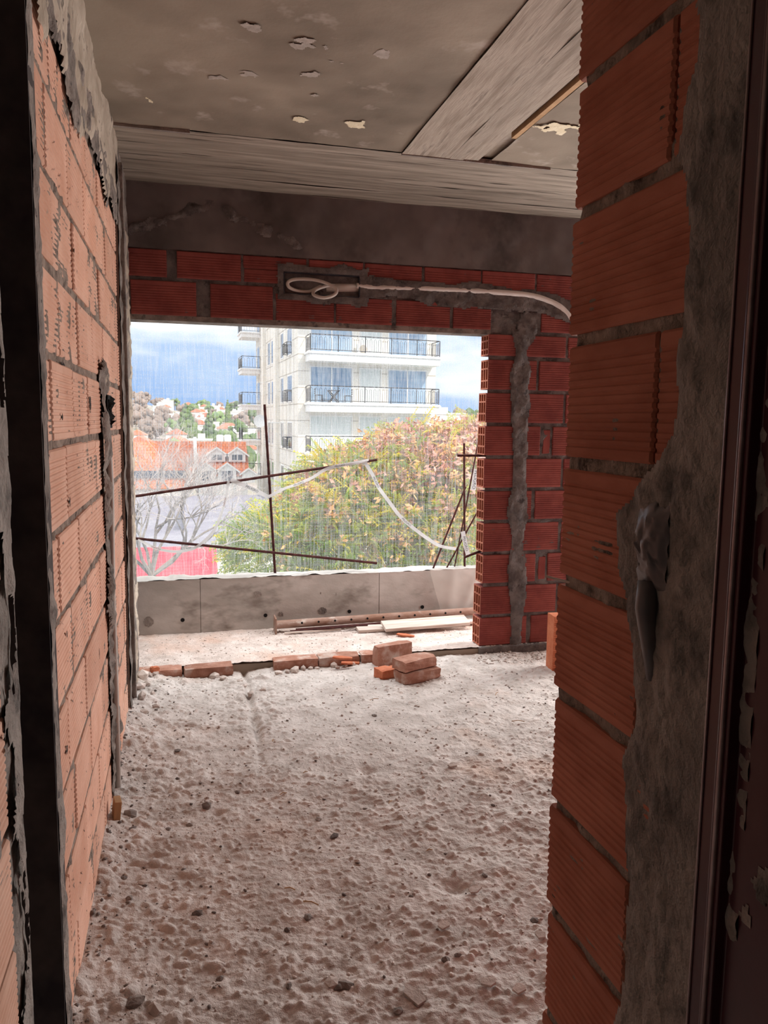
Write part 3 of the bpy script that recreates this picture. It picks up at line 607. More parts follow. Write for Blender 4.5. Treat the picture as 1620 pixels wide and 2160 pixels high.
for i, (px, py, s) in enumerate(lumps):
    x, y = fpix(px, py); rock('mortar_lump', (x, y, fz(x, y) + s * .12), s, M_stoned if i % 3 else M_stone, {0: 'tiny dark lump alone on the smooth middle floor', 1: 'dark crumbly lump in the middle of the floor', 2: 'dark angular lump left of the middle crumbly one', 3: 'dark flat lump toward the right wall, mid floor', 4: 'pair-sized dark lump below the left rubble heap', 7: 'big half buried pale lump, left mid floor', 8: 'dark flat lump in the left foreground', 9: 'largest dark lump at the bottom centre', 10: 'dark lump touching the largest one at bottom centre', 26: 'large lump at the bottom left by the wall foot', 27: 'lump right of the large one at bottom left', 35: 'big dark lump at the left wall foot behind the wedge'}.get(i, 'small crumbly mortar lump lying on the open screed floor'), 'mortar lump', 'mortar lumps scattered on the floor', 400 + i, .6)
# flat shards
for i, (px, py, l, w, rz) in enumerate(((955, 1620, .035, .022, .3), (1058, 1622, .03, .02, .9), (875, 2105, .07, .03, 1.9), (1000, 1885, .045, .02, .1), (1140, 1977, .03, .02, .2), (935, 1960, .03, .02, .6), (1095, 2090, .03, .02, .5), (1030, 2080, .035, .02, -.4))):
    x, y = fpix(px, py); b = MB(); n = 5; pts = [(l * .6 * math.cos(a + .3 * math.sin(3 * a + i)) , w * .8 * math.sin(a)) for a in np.linspace(0, 2 * math.pi, n + 1)[:-1]]
    b.prism(pts, 2, 0, .006); o = b.build('plaster_shard', M_stone, None, (x, y, fz(x, y) + .006), (.05, -.06, rz)); tag(o, ('thin pale plaster shard beside the shallow pit, toward the right wall', 'pale plaster shard close to the right wall end, farthest back of the shards', 'largest pale plaster shard, at the bottom edge of the photo', 'long flat plaster shard left of the right wall end, mid floor', 'small square shard half hidden by the right wall bricks', 'small plaster shard in the open, right of the middle floor', 'square pale shard near the bottom of the right wall', 'thin shard lying left of the square one near the bottom')[i], 'shard', 'plaster shards on the floor')
# red shards near the step
for i, (px, py, z, lab) in enumerate(((738, 1404, 0, 'bright red clay shard lying before the sill bricks'), (722, 1388, .06, 'dark red clay flake lying on top of a sill brick'), (855, 1341, .05, 'orange clay tile splinter alone on the balcony floor'))):
    x, y = fpix(px, py, z); zz = fz(x, y) + .012 if z == 0 else (.058 if i == 1 else float(balc_h(x, y)) + .004)
    b = MB(); b.prism([(-.06, -.012), (-.02, -.02), (.055, -.012), (.06, .004), (0, .016), (-.05, .01)], 2, 0, .010); o = b.build('clay_shard', M_tilered, None, (x, y, zz), (.08, .1, .1 - .2 * i)); tag(o, lab, 'shard')
# fine crumbs, nobody could count them
bm = bmesh.new(); bmesh.ops.create_icosphere(bm, subdivisions=1, radius=1.0); BV = np.array([v.co[:] for v in bm.verts]); bm.faces.ensure_lookup_table(); BF = np.array([[v.index for v in f.verts] for f in bm.faces]); bm.free()
def crumbs(name, n, xr, yr, smin, smax, m, label, hf, bias=None, seed=1):
    rs = np.random.default_rng(seed); V = []; Fq = []
    X = rs.uniform(*xr, n); Y_ = rs.uniform(*yr, n)
    if bias is not None: X = xr[0] + (xr[1] - xr[0]) * rs.random(n) ** bias
    Z = hf(X, Y_); s = smin + (smax - smin) * rs.random(n) ** 3
    for i in range(n):
        V.append((BV * rs.uniform(.55, 1.25, (12 if len(BV) == 12 else len(BV), 1)) * np.array([s[i] * rs.uniform(.8, 1.6), s[i], s[i] * .7])) @ np.array([[math.cos(i), -math.sin(i), 0], [math.sin(i), math.cos(i), 0], [0, 0, 1]]) + np.array([X[i], Y_[i], Z[i] + s[i] * .3])); Fq.append(BF + i * len(BV))
    o = npmesh(name, np.concatenate(V), np.concatenate(Fq), m, None, False); tag(o, label, 'gravel', None, 'stuff'); return o
crumbs('screed_crumbs', 2600, (-.25, 2.2), (1.75, 4.32), .0015, .008, M_stone, 'fine pale mortar crumbs strewn over the screed floor', floor_h, None, 3)
crumbs('dark_crumbs', 450, (-.25, 1.9), (1.75, 4.32), .0015, .007, M_stoned, 'fine dark crumbs strewn over the screed floor', floor_h, None, 4)
crumbs('wall_foot_crumbs', 500, (-.275, .10), (1.75, 4.3), .002, .009, M_stoned, 'dark crumbs gathered along the foot of the left wall', floor_h, 2.6, 5)
crumbs('balcony_crumbs', 900, (-.27, 2.1), (4.45, 5.05), .002, .007, M_stone, 'pale grit strewn over the balcony floor', balc_h, None, 6)
crumbs('pier_foot_crumbs', 350, (1.7, 2.35), (4.15, 4.37), .003, .012, M_stone, 'pale crumbs gathered at the foot of the right brick pier', floor_h, None, 8)
# wood wedge at the left wall foot
x, y = -.262, 2.70
b = MB(); b.box(0, .024, 0, .05, 0, .070); o = b.build('wood_wedge', M_woodraw, None, (x, y, fz(x, y) - .004), (.06, .1, .2), bevel=.002); tag(o, 'short wooden wedge standing at the foot of the left wall', 'wedge')
# splinters and straws
for i, (px, py, l, a) in enumerate(((590, 1680, .03, .3), (600, 1880, .035, -.5), (640, 1905, .05, -.6), (820, 1700, .025, .8), (900, 1797, .02, 0), (575, 1570, .02, 1.2), (640, 1635, .02, .4), (1080, 1525, .06, -.3), (780, 1480, .05, .2), (1045, 1470, .05, .9))):
    x, y = fpix(px, py); b = MB(); b.tube([(0, 0, 0), (l * .5, .002, .004), (l, 0, 0)], .0018, 5); o = b.build('wood_splinter', M_woodraw, None, (x, y, fz(x, y) + .008), (0, 0, a)); tag(o, 'thin wood splinter lying on the screed floor', 'splinter', 'wood splinters on the floor')

# conduit in the lintel box
cd = empty('corrugated_conduit', (.98, YB, 2.2)); tag(cd, 'grey flexible conduit looped out of the box over the opening', 'conduit')
def loc_(p): return (p[0] - .98, p[1] - YB, p[2] - 2.2)
ctrl = [(603, 578, 4.42), (0, 0, 0)]
def smooth_path(pts, n=14):
    pts = [Vector(p) for p in pts]; out = []
    P_ = [pts[0]] + pts + [pts[-1]]
    for i in range(1, len(P_) - 2):
        for k in range(n):
            t = k / n; a, b_, c, d = P_[i - 1], P_[i], P_[i + 1], P_[i + 2]
            out.append(.5 * ((2 * b_) + (-a + c) * t + (2 * a - 5 * b_ + 4 * c - d) * t * t + (-a + 3 * b_ - 3 * c + d) * t ** 3))
    out.append(pts[-1]); return out
zo = [(754, 600, YB + .03), (720, 602, YB + .03), (690, 603, YB + .0), (665, 612, YB - .03), (662, 622, YB - .05), (683, 628, YB - .06), (705, 622, YB - .05), (709, 610, YB - .04), (690, 598, YB - .03), (660, 590, YB - .02), (625, 589, YB - .01), (608, 595, YB + .0), (610, 606, YB + .0), (630, 614, YB + .01), (655, 614, YB + .02), (680, 601, YB + .03), (705, 598, YB + .035), (752, 598, YB + .05)]
b = MB(); b.tube([loc_(pix(*p)) for p in smooth_path(zo, 8)], .0095, 10); b.build('loop', M_pvc, cd, smooth=True)
b = MB(); b.tube([loc_((.80, YB + .03, 2.195)), loc_((.99, YB + .03, 2.205))], .026, 14); b.build('pipe_end', M_pvc, cd, smooth=True)
b = MB(); b.tube([loc_(pix(*p)) for p in smooth_path([(752, 603, YB + .012), (800, 607, YB + .006), (880, 609, YB + .006), (985, 613, YB + .002), (1050, 617, YB + .0), (1110, 622, YB - .004), (1150, 632, YB - .004), (1185, 650, YB - .004), (1215, 685, YB - .004)], 6)], .017, 10); b.build('buried_pipe', M_pvcw, cd, smooth=True)

# prop lying on the balcony
pa, pb = Vector((.572, 4.985, .045 + .052)), Vector((2.25, 4.99, .045 + .055 + .02))
pr = empty('steel_prop', tuple(pa)); tag(pr, 'rusty steel shoring prop lying along the parapet, base plate to the left', 'prop')
ax = (pb - pa); L_ = ax.length; ax.normalize()
b = MB(); b.tube([(0, 0, 0), tuple(ax * L_)], .028, 16); b.build('tube', M_rust, pr, smooth=False)
b = MB(); b.box(-.010, 0, -.055, .055, -.055, .055); b.build('base_plate', M_rust, pr, bevel=.002)
for i in range(15):
    p = ax * (.17 + .112 * i); b = MB(); d = Vector((0, -.96, .28)).normalized()
    b.tube([tuple(p + d * .020), tuple(p + d * .0288)], .0075, 10); b.build('pin_hole', M_black, pr)
# boards beside it
z0 = .056
G = 'boards lying under the prop'
b = MB(); b.box(-.30, .30, -.045, .075, 0, .022); o = b.build('wooden_board', M_wood, None, (1.565, 4.82, z0 + .024), (.22, -.01, .035), bevel=.002); tag(o, 'wide pale weathered board lying tilted at the right end of the prop', 'board', G)
b = MB(); b.box(-.10, .45, -.05, .06, 0, .020); o = b.build('wooden_board', M_wood, None, (1.20, 4.89, z0 - .002), (.10, 0, .02), bevel=.002); tag(o, 'narrow pale board showing its end left of the wider board', 'board', G)
b = MB(); b.box(0, .40, -.03, .03, 0, .02); o = b.build('wooden_board', M_wood, None, (1.84, 4.90, z0), (0, 0, .05), bevel=.002); tag(o, 'thin board end poking out beside the brick pier', 'board', G)
for i, (xa_, xb2, ya_, yb2, za, zb) in enumerate(((.70, 1.30, 4.955, 4.93, .066, .084), (.66, 1.18, 4.935, 4.91, .062, .082), (.62, 1.00, 4.92, 4.925, .056, .058))):
    b = MB(); b.tube([(0, 0, 0), (xb2 - xa_, yb2 - ya_, zb - za)], .0065, 7); o = b.build('steel_rod', M_rebar if i < 2 else M_wood, None, (xa_, ya_, za)); tag(o, ('thin dark steel rod lying closest under the prop', 'thin dark steel rod lying below the prop, second from it', 'thin pale lath lying on the balcony floor before the prop')[i], 'rod', 'rods under the prop')

# rebars and warning tape at the parapet
YR = YP + .07
def rebar(a, c, r, label, ya=YR, yc=None, group='rusty rebars along the parapet'):
    p, q = pix(a[0], a[1], ya), pix(c[0], c[1], yc or ya); b = MB(); d = q - p; n = max(6, int(d.length / .03))
    b.tube([tuple(d * (i / n)) for i in range(n + 1)], [r * (1.0 if i % 2 else 1.14) for i in range(n + 1)], 7)
    o = b.build('rebar', M_rebar, None, tuple(p)); tag(o, label, 'rebar', group); return o
YQ = YR - .02
rebar((581, 1222), (558, 853), .0085, 'tall upright rebar rising from the parapet left of centre')
rebar((278, 1048), (795, 970), .0085, 'long rebar sloping up to the right, crossing the tall upright one', YQ)
rebar((278, 1135), (795, 1188), .0085, 'long rebar sloping down to the right just over the parapet', YQ)
rebar((980, 1202), (979, 935), .0075, 'upright rebar at the right end of the parapet')
rebar((912, 1203), (982, 1027), .0065, 'thin rebar leaning steeply to the right into the upright one', YQ)
rebar((941, 1200), (1018, 1060), .0055, 'shorter thin rebar leaning right, low beside the brick pier', YR + .03)
rebar((958, 1200), (1012, 915), .0050, 'faint thin bar leaning up behind the brick pier', YR + .05)
rebar((965, 961), (1040, 961), .0075, 'short level rebar poking out from the brick pier', YB + .09)
rebar((979, 1176), (1040, 1152), .0075, 'short slanted rebar stub poking out low from the brick pier', YB + .09)

def text_mesh(s):
    cu = bpy.data.curves.new('lettering', 'FONT'); cu.body = s; cu.size = 1.0; cu.align_x = 'CENTER'; cu.align_y = 'CENTER'
    ob = bpy.data.objects.new('lettering', cu); COL.objects.link(ob); bpy.context.view_layer.update()
    me = bpy.data.meshes.new_from_object(ob.evaluated_get(bpy.context.evaluated_depsgraph_get())); bpy.data.objects.remove(ob); bpy.data.curves.remove(cu)
    v = np.array([q.co[:] for q in me.vertices]); f = [tuple(p.vertices) for p in me.polygons]; bpy.data.meshes.remove(me); return v, f
TXT = text_mesh('PELIGRO')
def tape(pts, w, label, words, twist=0.0, ink=None):
    w = w * .82
    """ribbon through 3-D points, width w lying across the path in the vertical plane facing the room, with printed words"""
    path = smooth_path([pix(*p) for p in pts], 10); o0 = path[0]; b = MB(); n = len(path)
    seg = [0.0]
    for i in range(1, n): seg.append(seg[-1] + (path[i] - path[i - 1]).length)
    T = []; A = []; Nn = []
    for i in range(n):
        t = (path[min(i + 1, n - 1)] - path[max(i - 1, 0)]).normalized()
        a = Vector((-t.z, 0, t.x)); a = a.normalized() if a.length > 1e-4 else Vector((0, 0, 1))
        ang = twist * (math.sin(seg[i] * 9) * .6 + .55); a = a * math.cos(ang) + Vector((0, -1, 0)) * math.sin(ang)
        T.append(t); A.append(a); Nn.append(t.cross(a).normalized())
    for i in range(n):
        wob = .002 * math.sin(seg[i] * 40)
        for s in (-1, 1): b.v.append(tuple(path[i] - o0 + A[i] * (s * w / 2) + Nn[i] * wob))
    for i in range(n - 1): b.face((2 * i, 2 * i + 1, 2 * i + 3, 2 * i + 2))
    ob = b.build('warning_tape', M_tape, None, tuple(o0), fix=False); tag(ob, label, 'tape', 'warning tape strung on the rebars')
    v, f = TXT; vx, vy = v[:, 0], v[:, 1]; sc = w * .78
    for c in words:
        lb = MB(); s0 = c * seg[-1]
        flip = 1
        for x, y in zip(vx, vy):
            s = min(max(s0 + x * sc * 1.1, 0.001), seg[-1] - .001); i = int(np.searchsorted(seg, s)) - 1; i = max(0, min(n - 2, i)); k = (s - seg[i]) / max(1e-6, seg[i + 1] - seg[i])
            p = path[i].lerp(path[i + 1], k); a = A[i].lerp(A[i + 1], k); nn = Nn[i].lerp(Nn[i + 1], k)
            sgn = -1 if nn.y > 0 else 1
            lb.v.append(tuple(p - o0 + a * (y * sc) + nn * (sgn * .0028)))
        for q in f: lb.face(q)
        lo = lb.build('lettering', ink or M_ink, ob, fix=False)
    return ob
YT = YQ - .012
tape([(482, 1014, YT), (478, 1040, YT), (470, 1075, YT), (452, 1118, YT), (425, 1146, YT), (400, 1160, YT), (360, 1163, YT), (320, 1153, YT), (292, 1137, YT)], .022, 'white warning tape hanging from the upper rebar, looping under the lower one', (.16, .86), .6, M_inkr)
tape([(487, 1012, YT), (520, 1026, YT + .01), (552, 1041, YT + .03), (566, 1049, YT + .03)], .034, 'short wide strip of warning tape between the upper rebar and the upright', (.55,), .1)
tape([(566, 1048, YT), (600, 1031, YT), (650, 1012, YT - .01), (690, 989, YT), (735, 979, YT), (778, 971, YT)], .026, 'warning tape winding rightward along the upper rebar past the upright', (.30, .72), .4)
tape([(769, 974, YT), (785, 1000, YT), (800, 1030, YT), (822, 1060, YT + .01), (845, 1090, YT + .01), (880, 1120, YT), (925, 1150, YT), (962, 1158, YT)], .030, 'long warning tape drooping from the upper rebar tip toward the pier', (.17, .55), .35)
tape([(976, 1121, YT), (980, 1140, YT), (984, 1158, YT), (988, 1172, YT)], .040, 'loose end of warning tape hanging on the right upright rebar', (.5,), .05)
tape([(1004, 990, YR + .05), (1002, 1010, YR + .05), (998, 1034, YR + .05)], .050, 'blurry white strip of warning tape by the brick pier edge', (.5,), .05)

# white sheet edge of the net folded in front of the parapet, right end
YS = YP - .03
# ---- safety net
NM = bpy.data.materials.new('shade_net'); NM.use_nodes = True; nt = NM.node_tree; N = nt.nodes; L = nt.links; N.clear()
out = N.new('ShaderNodeOutputMaterial'); mix = N.new('ShaderNodeMixShader'); tr = N.new('ShaderNodeBsdfTransparent'); tl = N.new('ShaderNodeBsdfTranslucent'); tl.inputs[0].default_value = (.86, .87, .90, 1)
di = N.new('ShaderNodeBsdfDiffuse'); di.inputs[0].default_value = (.75, .76, .78, 1); mx2 = N.new('ShaderNodeMixShader'); mx2.inputs[0].default_value = .25; L.new(tl.outputs[0], mx2.inputs[1]); L.new(di.outputs[0], mx2.inputs[2])
t = N.new('ShaderNodeTexCoord'); m1 = N.new('ShaderNodeMapping'); m1.inputs['Scale'].default_value = (150, 1, 7); L.new(t.outputs['Object'], m1.inputs[0])
n1 = N.new('ShaderNodeTexNoise'); n1.inputs['Scale'].default_value = 1; n1.inputs['Detail'].default_value = 1; L.new(m1.outputs[0], n1.inputs['Vector'])
m2 = N.new('ShaderNodeMapping'); m2.inputs['Scale'].default_value = (3, 1, 220); L.new(t.outputs['Object'], m2.inputs[0])
n2 = N.new('ShaderNodeTexNoise'); n2.inputs['Scale'].default_value = 1; n2.inputs['Detail'].default_value = 0; L.new(m2.outputs[0], n2.inputs['Vector'])
av = N.new('ShaderNodeMath'); av.operation = 'MULTIPLY_ADD'; av.inputs[1].default_value = .35; L.new(n2.outputs['Fac'], av.inputs[0]); L.new(n1.outputs['Fac'], av.inputs[2])
mr = N.new('ShaderNodeMapRange'); mr.inputs['From Min'].default_value = .45; mr.inputs['From Max'].default_value = .9; mr.inputs['To Min'].default_value = .04; mr.inputs['To Max'].default_value = .38; L.new(av.outputs[0], mr.inputs['Value'])
L.new(mr.outputs[0], mix.inputs[0]); L.new(tr.outputs[0], mix.inputs[1]); L.new(mx2.outputs[0], mix.inputs[2]); L.new(mix.outputs[0], out.inputs[0])
U_, W_ = np.meshgrid(np.linspace(-1.2, 3.2, 90), np.linspace(-.6, 3.6, 60), indexing='ij')
YN = YP + .24 + .03 * fbm(U_, W_, 1.2, 3, 211)
idx = np.arange(U_.size).reshape(U_.shape)
o = npmesh('safety_net', np.stack([U_, YN, W_], -1).reshape(-1, 3), np.stack([idx[:-1, :-1], idx[1:, :-1], idx[1:, 1:], idx[:-1, 1:]], -1).reshape(-1, 4), NM); tag(o, 'fine white construction safety net hanging outside the parapet', 'net')
# plastic film leaning on the right end of the parapet
FM = bpy.data.materials.new('plastic_film'); FM.use_nodes = True; nt = FM.node_tree; N = nt.nodes; L = nt.links; N.clear()
out = N.new('ShaderNodeOutputMaterial'); mix = N.new('ShaderNodeMixShader'); mix.inputs[0].default_value = .42; tr = N.new('ShaderNodeBsdfTransparent'); pbs = N.new('ShaderNodeBsdfPrincipled'); pbs.inputs['Base Color'].default_value = (.86, .85, .80, 1); pbs.inputs['Roughness'].default_value = .28
L.new(tr.outputs[0], mix.inputs[1]); L.new(pbs.outputs[0], mix.inputs[2]); L.new(mix.outputs[0], out.inputs[0])
U_, W_ = np.meshgrid(np.linspace(0, 1, 40), np.linspace(0, 1, 30), indexing='ij')
X_ = 1.66 + .62 * U_ + .10 * (1 - W_) * (1 - U_); Z_ = .075 + .34 * W_
D_ = .03 + .10 * (1 - W_) ** 2 * U_ + .02 * np.exp(-((U_ - .62 + .35 * (1 - W_)) / .05) ** 2) + .015 * np.exp(-((U_ - .30 + .2 * (1 - W_)) / .07) ** 2) + .012 * fbm(U_, W_, 3, 3, 221)
idx = np.arange(U_.size).reshape(U_.shape)
o = npmesh('plastic_film', np.stack([X_, YP - .012 - D_ * .5, Z_], -1).reshape(-1, 3), np.stack([idx[:-1, :-1], idx[1:, :-1], idx[1:, 1:], idx[:-1, 1:]], -1).reshape(-1, 4), FM); tag(o, 'creased translucent plastic film leaning on the right end of the parapet', 'plastic sheet')

# ================================================================== OUTSIDE
ZG = -8.6
M_stonew = mat('pale_stone_cladding', (.76, .70, .60), (.86, .81, .72), 1.2, rough=.8, bump=.1, bscale=3)
M_white = mat('white_render', (.80, .78, .74), (.86, .85, .82), 2, rough=.85)
M_joint = mat('cladding_joint', (.42, .37, .30), rough=.9)
M_glass = mat('window_glass', (.17, .27, .40), (.36, .48, .60), .8, rough=.08, spec=.8)
M_glassd = mat('dark_window_glass', (.05, .07, .10), (.12, .15, .2), .8, rough=.1, spec=.7)
M_curt = mat('pale_curtain', (.55, .60, .58), (.70, .74, .72), 3, rough=.9, stretch=(8, 8, .3))
M_iron = mat('black_railing_iron', (.035, .035, .04), rough=.6)
M_road = mat('asphalt_and_yards', (.30, .29, .31), (.42, .42, .40), .12, rough=.95, c3=(.18, .24, .10), s3=.06, t3=(.5, .6))
M_trunk = mat('grey_bark', (.26, .22, .19), (.38, .34, .30), 3, rough=.95, bump=.5, bscale=10)
M_twig = mat('bare_twig_bark', (.46, .40, .37), (.60, .54, .50), 3, rough=.95)
def roofmat(name, a, b_, pitch=.33):
    m = mat(name, a, b_, 1.6, rough=.85); nt = m.node_tree; N = nt.nodes; L = nt.links; bs = N['Principled BSDF']
    t = N.new('ShaderNodeTexCoord'); w = N.new('ShaderNodeTexBrick'); w.inputs['Scale'].default_value = 1.0; w.inputs['Brick Width'].default_value = .26; w.inputs['Row Height'].default_value = pitch; w.inputs['Mortar Size'].default_value = .035; w.inputs['Mortar Smooth'].default_value = .6
    w.inputs['Color1'].default_value = (1, 1, 1, 1); w.inputs['Color2'].default_value = (.78, .74, .74, 1); w.inputs['Mortar'].default_value = (.55, .45, .42, 1)
    L.new(t.outputs['UV'], w.inputs['Vector'])
    old = bs.inputs['Base Color'].links[0].from_socket; mx = N.new('ShaderNodeMix'); mx.data_type = 'RGBA'; mx.blend_type = 'MULTIPLY'; mx.inputs['Factor'].default_value = 1
    L.new(old, mx.inputs['A']); L.new(w.outputs['Color'], mx.inputs['B']); L.new(mx.outputs['Result'], bs.inputs['Base Color']); return m
M_roof = roofmat('orange_roof_tiles', (.78, .20, .06), (.88, .30, .11))
M_roof2 = roofmat('faded_roof_tiles', (.72, .20, .08), (.82, .29, .14))
M_redsign = mat('red_awning', (.72, .06, .09), (.80, .12, .14), 1, rough=.7)
M_greyroof = mat('pale_flat_roof', (.25, .24, .29), (.34, .33, .37), .6, rough=.9)
M_farwall = mat('distant_pale_wall', (.72, .70, .66), (.84, .82, .80), .05, rough=.9, island=.12)
M_farroof = mat('distant_red_roof', (.58, .20, .12), (.70, .30, .20), .05, rough=.9, island=.2)
M_fartree = mat('distant_foliage', (.10, .17, .07), (.22, .30, .11), .5, rough=.95, bump=1, bscale=1.5, island=.3, bdist=.5)
M_fartree2 = mat('distant_bare_wood', (.26, .19, .155), (.36, .28, .235), .5, rough=.95, bump=1, bscale=1.5, island=.15, bdist=.5)
M_bright = mat('bright_green_foliage', (.20, .34, .06), (.34, .46, .10), .8, rough=.9, bump=1, bscale=2, bdist=.4)
def uvroof(o, scale=1.0):
    me = o.data; uv = me.uv_layers.new(name='UVMap')
    for p in me.polygons:
        n = p.normal; a = Vector((-n.y, n.x, 0)); a = a.normalized() if a.length > 1e-3 else Vector((1, 0, 0)); c = n.cross(a)
        for li in p.loop_indices:
            q = me.vertices[me.loops[li].vertex_index].co; uv.data[li].uv = (q.dot(a) * scale, q.dot(c) * scale)
    return o
# ground
b = MB(); b.box(-400, 500, 5.6, 900, ZG - .5, ZG); o = b.build('ground', M_road); tag(o, 'streets and yards far below', None, None, 'structure')

# ---- apartment tower: local frame u along the front, d along the depth
BC = pix(629, 888, 47.0); BC.z = ZG
tw = empty('apartment_tower', tuple(BC)); tag(tw, 'tall pale stone apartment tower with iron balcony railings', 'building')
U0 = Vector((math.sin(math.radians(80.5)), math.cos(math.radians(80.5)), 0)); D0 = Vector((math.sin(math.radians(-1.2)), math.cos(math.radians(-1.2)), 0))
def TP(u, d, z): p = U0 * u + D0 * d; return (p.x, p.y, z - ZG)
def tbox(b, u0, u1, d0, d1, z0, z1):
    c = [TP(u0, d0, z0), TP(u1, d0, z0), TP(u1, d1, z0), TP(u0, d1, z0), TP(u0, d0, z1), TP(u1, d0, z1), TP(u1, d1, z1), TP(u0, d1, z1)]; s = len(b.v); b.v += c
    for q in ((0, 3, 2, 1), (4, 5, 6, 7), (0, 1, 5, 4), (1, 2, 6, 5), (2, 3, 7, 6), (3, 0, 4, 7)): b.face([s + i for i in q])
WF = 9.4; DEP = 22.5
b = MB(); tbox(b, 0, WF, 0, DEP, ZG, 15); b.build('wall', M_stonew, tw)
FL = [3.00 * k for k in range(-3, 5)]
zf0 = pix(785, 764, 45.6).z           # underside of the upper balcony seen
zs = [zf0 + 3.0 * k for k in range(-3, 4)]
# stone joints on the side and front
b = MB()
for z in np.arange(ZG + 1, 15, 1.0): tbox(b, -.012, .0, 0, DEP, z - .02, z + .02); tbox(b, -.01, WF, -.012, 0, z - .02, z + .02)
for i, d in enumerate(np.arange(1.6, DEP, 1.6)):
    tbox(b, -.012, .0, d - .02, d + .02, ZG, 15)
o = b.build('cladding_joints', M_joint, tw); 
# pilaster strips on the side face
for (a, c) in ((8.3, 9.6), (15.5, 16.6)):
    b = MB(); tbox(b, -.25, .0, a, c, ZG, 15); b.build('pilaster', M_stonew, tw)
def rail(parent, pts, z0, h, pitch=.16):
    """iron railing along a polyline of (u,d) points: rails, posts and looped bars"""
    b = MB()
    for (p, q) in zip(pts[:-1], pts[1:]):
        l = math.hypot(q[0] - p[0], q[1] - p[1]); n = max(2, int(l / pitch))
        for z, r in ((z0 + h, .030), (z0 + .10, .022)): b.tube([TP(*p, z), TP(*q, z)], r, 4)
        for i in range(n + 1):
            t = i / n; uu = p[0] + (q[0] - p[0]) * t; dd = p[1] + (q[1] - p[1]) * t
            if i % 12 == 0 or i == n: b.tube([TP(uu, dd, z0), TP(uu, dd, z0 + h)], .030, 4)
            else: b.tube([TP(uu, dd, z0 + .10), TP(uu, dd, z0 + h * .80)], .013, 3, False)
            if i % 2 == 0 and i < n:
                t2 = (i + 1) / n; u2 = p[0] + (q[0] - p[0]) * t2; d2 = p[1] + (q[1] - p[1]) * t2
                b.tube([TP(uu, dd, z0 + h * .80), TP((uu + u2) / 2, (dd + d2) / 2, z0 + h * .88), TP(u2, d2, z0 + h * .80)], .013, 3, False)
    b.build('railing', M_iron, parent)
for k, z in enumerate(zs):
    # front balcony: slab with moulded fascia
    b = MB(); tbox(b, .45, WF - .25, -1.5, 0, z, z + .42); tbox(b, .36, WF - .16, -1.6, 0, z + .42, z + .50); tbox(b, .42, WF - .22, -1.55, 0, z + .50, z + .56); bal = b.build('balcony_slab', M_white, tw)
    rail(bal, [(.50, 0), (.50, -1.48), (WF - .30, -1.48), (WF - .30, 0)], z + .56, .98, .145)
    # glass doors on the front
    zb, zt = z + .56, z + 2.72
    for (u0, u1, n) in ((.80, 3.50, 2), (4.05, 5.45, 1), (6.0, 8.70, 2)):
        b = MB(); fw = .07
        tbox(b, u0 - fw, u1 + fw, -.05, .0, zb, zb + .05); tbox(b, u0 - fw, u1 + fw, -.05, .0, zt, zt + fw)
        for uu in [u0 - fw + (u1 - u0 + fw) * j / n for j in range(n + 1)]: tbox(b, uu, uu + fw, -.05, .0, zb, zt)
        win = b.build('window', M_white, tw)
        for j in range(n):
            a0 = u0 + (u1 - u0) * j / n + fw * .3; a1 = u0 + (u1 - u0) * (j + 1) / n - fw * .5
            b = MB(); tbox(b, a0, a1, -.022, -.002, zb + .04, zt); b.build('pane', M_curt if (k == 1 or (u0 > 3.5 and n == 1)) else M_glass, win)
    # rear side balcony on the left face
    b = MB(); tbox(b, -1.6, 0, DEP - 3.2, DEP - .2, z + .3, z + .62); tbox(b, -1.7, 0, DEP - 3.3, DEP - .1, z + .62, z + .74); bal = b.build('balcony_slab', M_white, tw)
    rail(bal, [(0, DEP - 3.15), (-1.58, DEP - 3.15), (-1.58, DEP - .25)], z + .74, 1.0, .2)
    # side windows with little iron fronts
    for d in (3.2, 6.6, 11.4, 13.6):
        wd = .9 if d in (3.2,) else .6
        b = MB(); tbox(b, -.03, .0, d - wd - .07, d + wd + .07, z + .62, z + .70); tbox(b, -.03, .0, d - wd - .07, d + wd + .07, z + 2.3, z + 2.38); tbox(b, -.03, .0, d - wd - .08, d - wd, z + .7, z + 2.3); tbox(b, -.03, .0, d + wd, d + wd + .08, z + .7, z + 2.3); win = b.build('window', M_white, tw)
        b = MB(); tbox(b, -.02, .0, d - wd, d + wd, z + .7, z + 2.3); b.build('pane', M_glassd, win)
        if d == 3.2: rail(win, [(-.03, d - wd), (-.35, d - wd), (-.35, d + wd), (-.03, d + wd)], z + .62, .75, .2)
    b = MB(); tbox(b, -.02, 0, DEP - 2.6, DEP - .9, z + .75, z + 2.6); b.build('window', M_glassd, tw)
# things on the balconies
def rel(u, d, z): p = TP(u, d, z); return (p[0] + BC.x, p[1] + BC.y, p[2] + BC.z)
zm = zs[2] + .56; zu = zs[3] + .56
ac = empty('air_conditioner', rel(4.2, -.45, zu), math.radians(-9.5 + 90 - 80.5)); tag(ac, 'air conditioner unit standing on the top balcony of the tower', 'air conditioner')
b = MB(); b.box(-.45, .45, -.16, .16, 0, .66); b.build('body', M_white, ac, bevel=.02)
b = MB(); b.tube([(-.1, -.165, .33), (-.1, -.175, .33)], .25, 20); b.build('fan_grille', M_joint, ac)
tb = empty('folding_table', rel(2.1, -.85, zm)); tag(tb, 'small folding table on the middle balcony of the tower', 'table')
b = MB(); b.box(-.35, .35, -.3, .3, .72, .75); b.build('table_top', M_iron, tb)
for s in (-1, 1): b = MB(); b.tube([(-.3, s * .25, 0), (.3, s * .25, .72)], .03, 5); b.tube([(.3, s * .25, 0), (-.3, s * .25, .72)], .03, 5); b.build('crossed_legs', M_iron, tb)
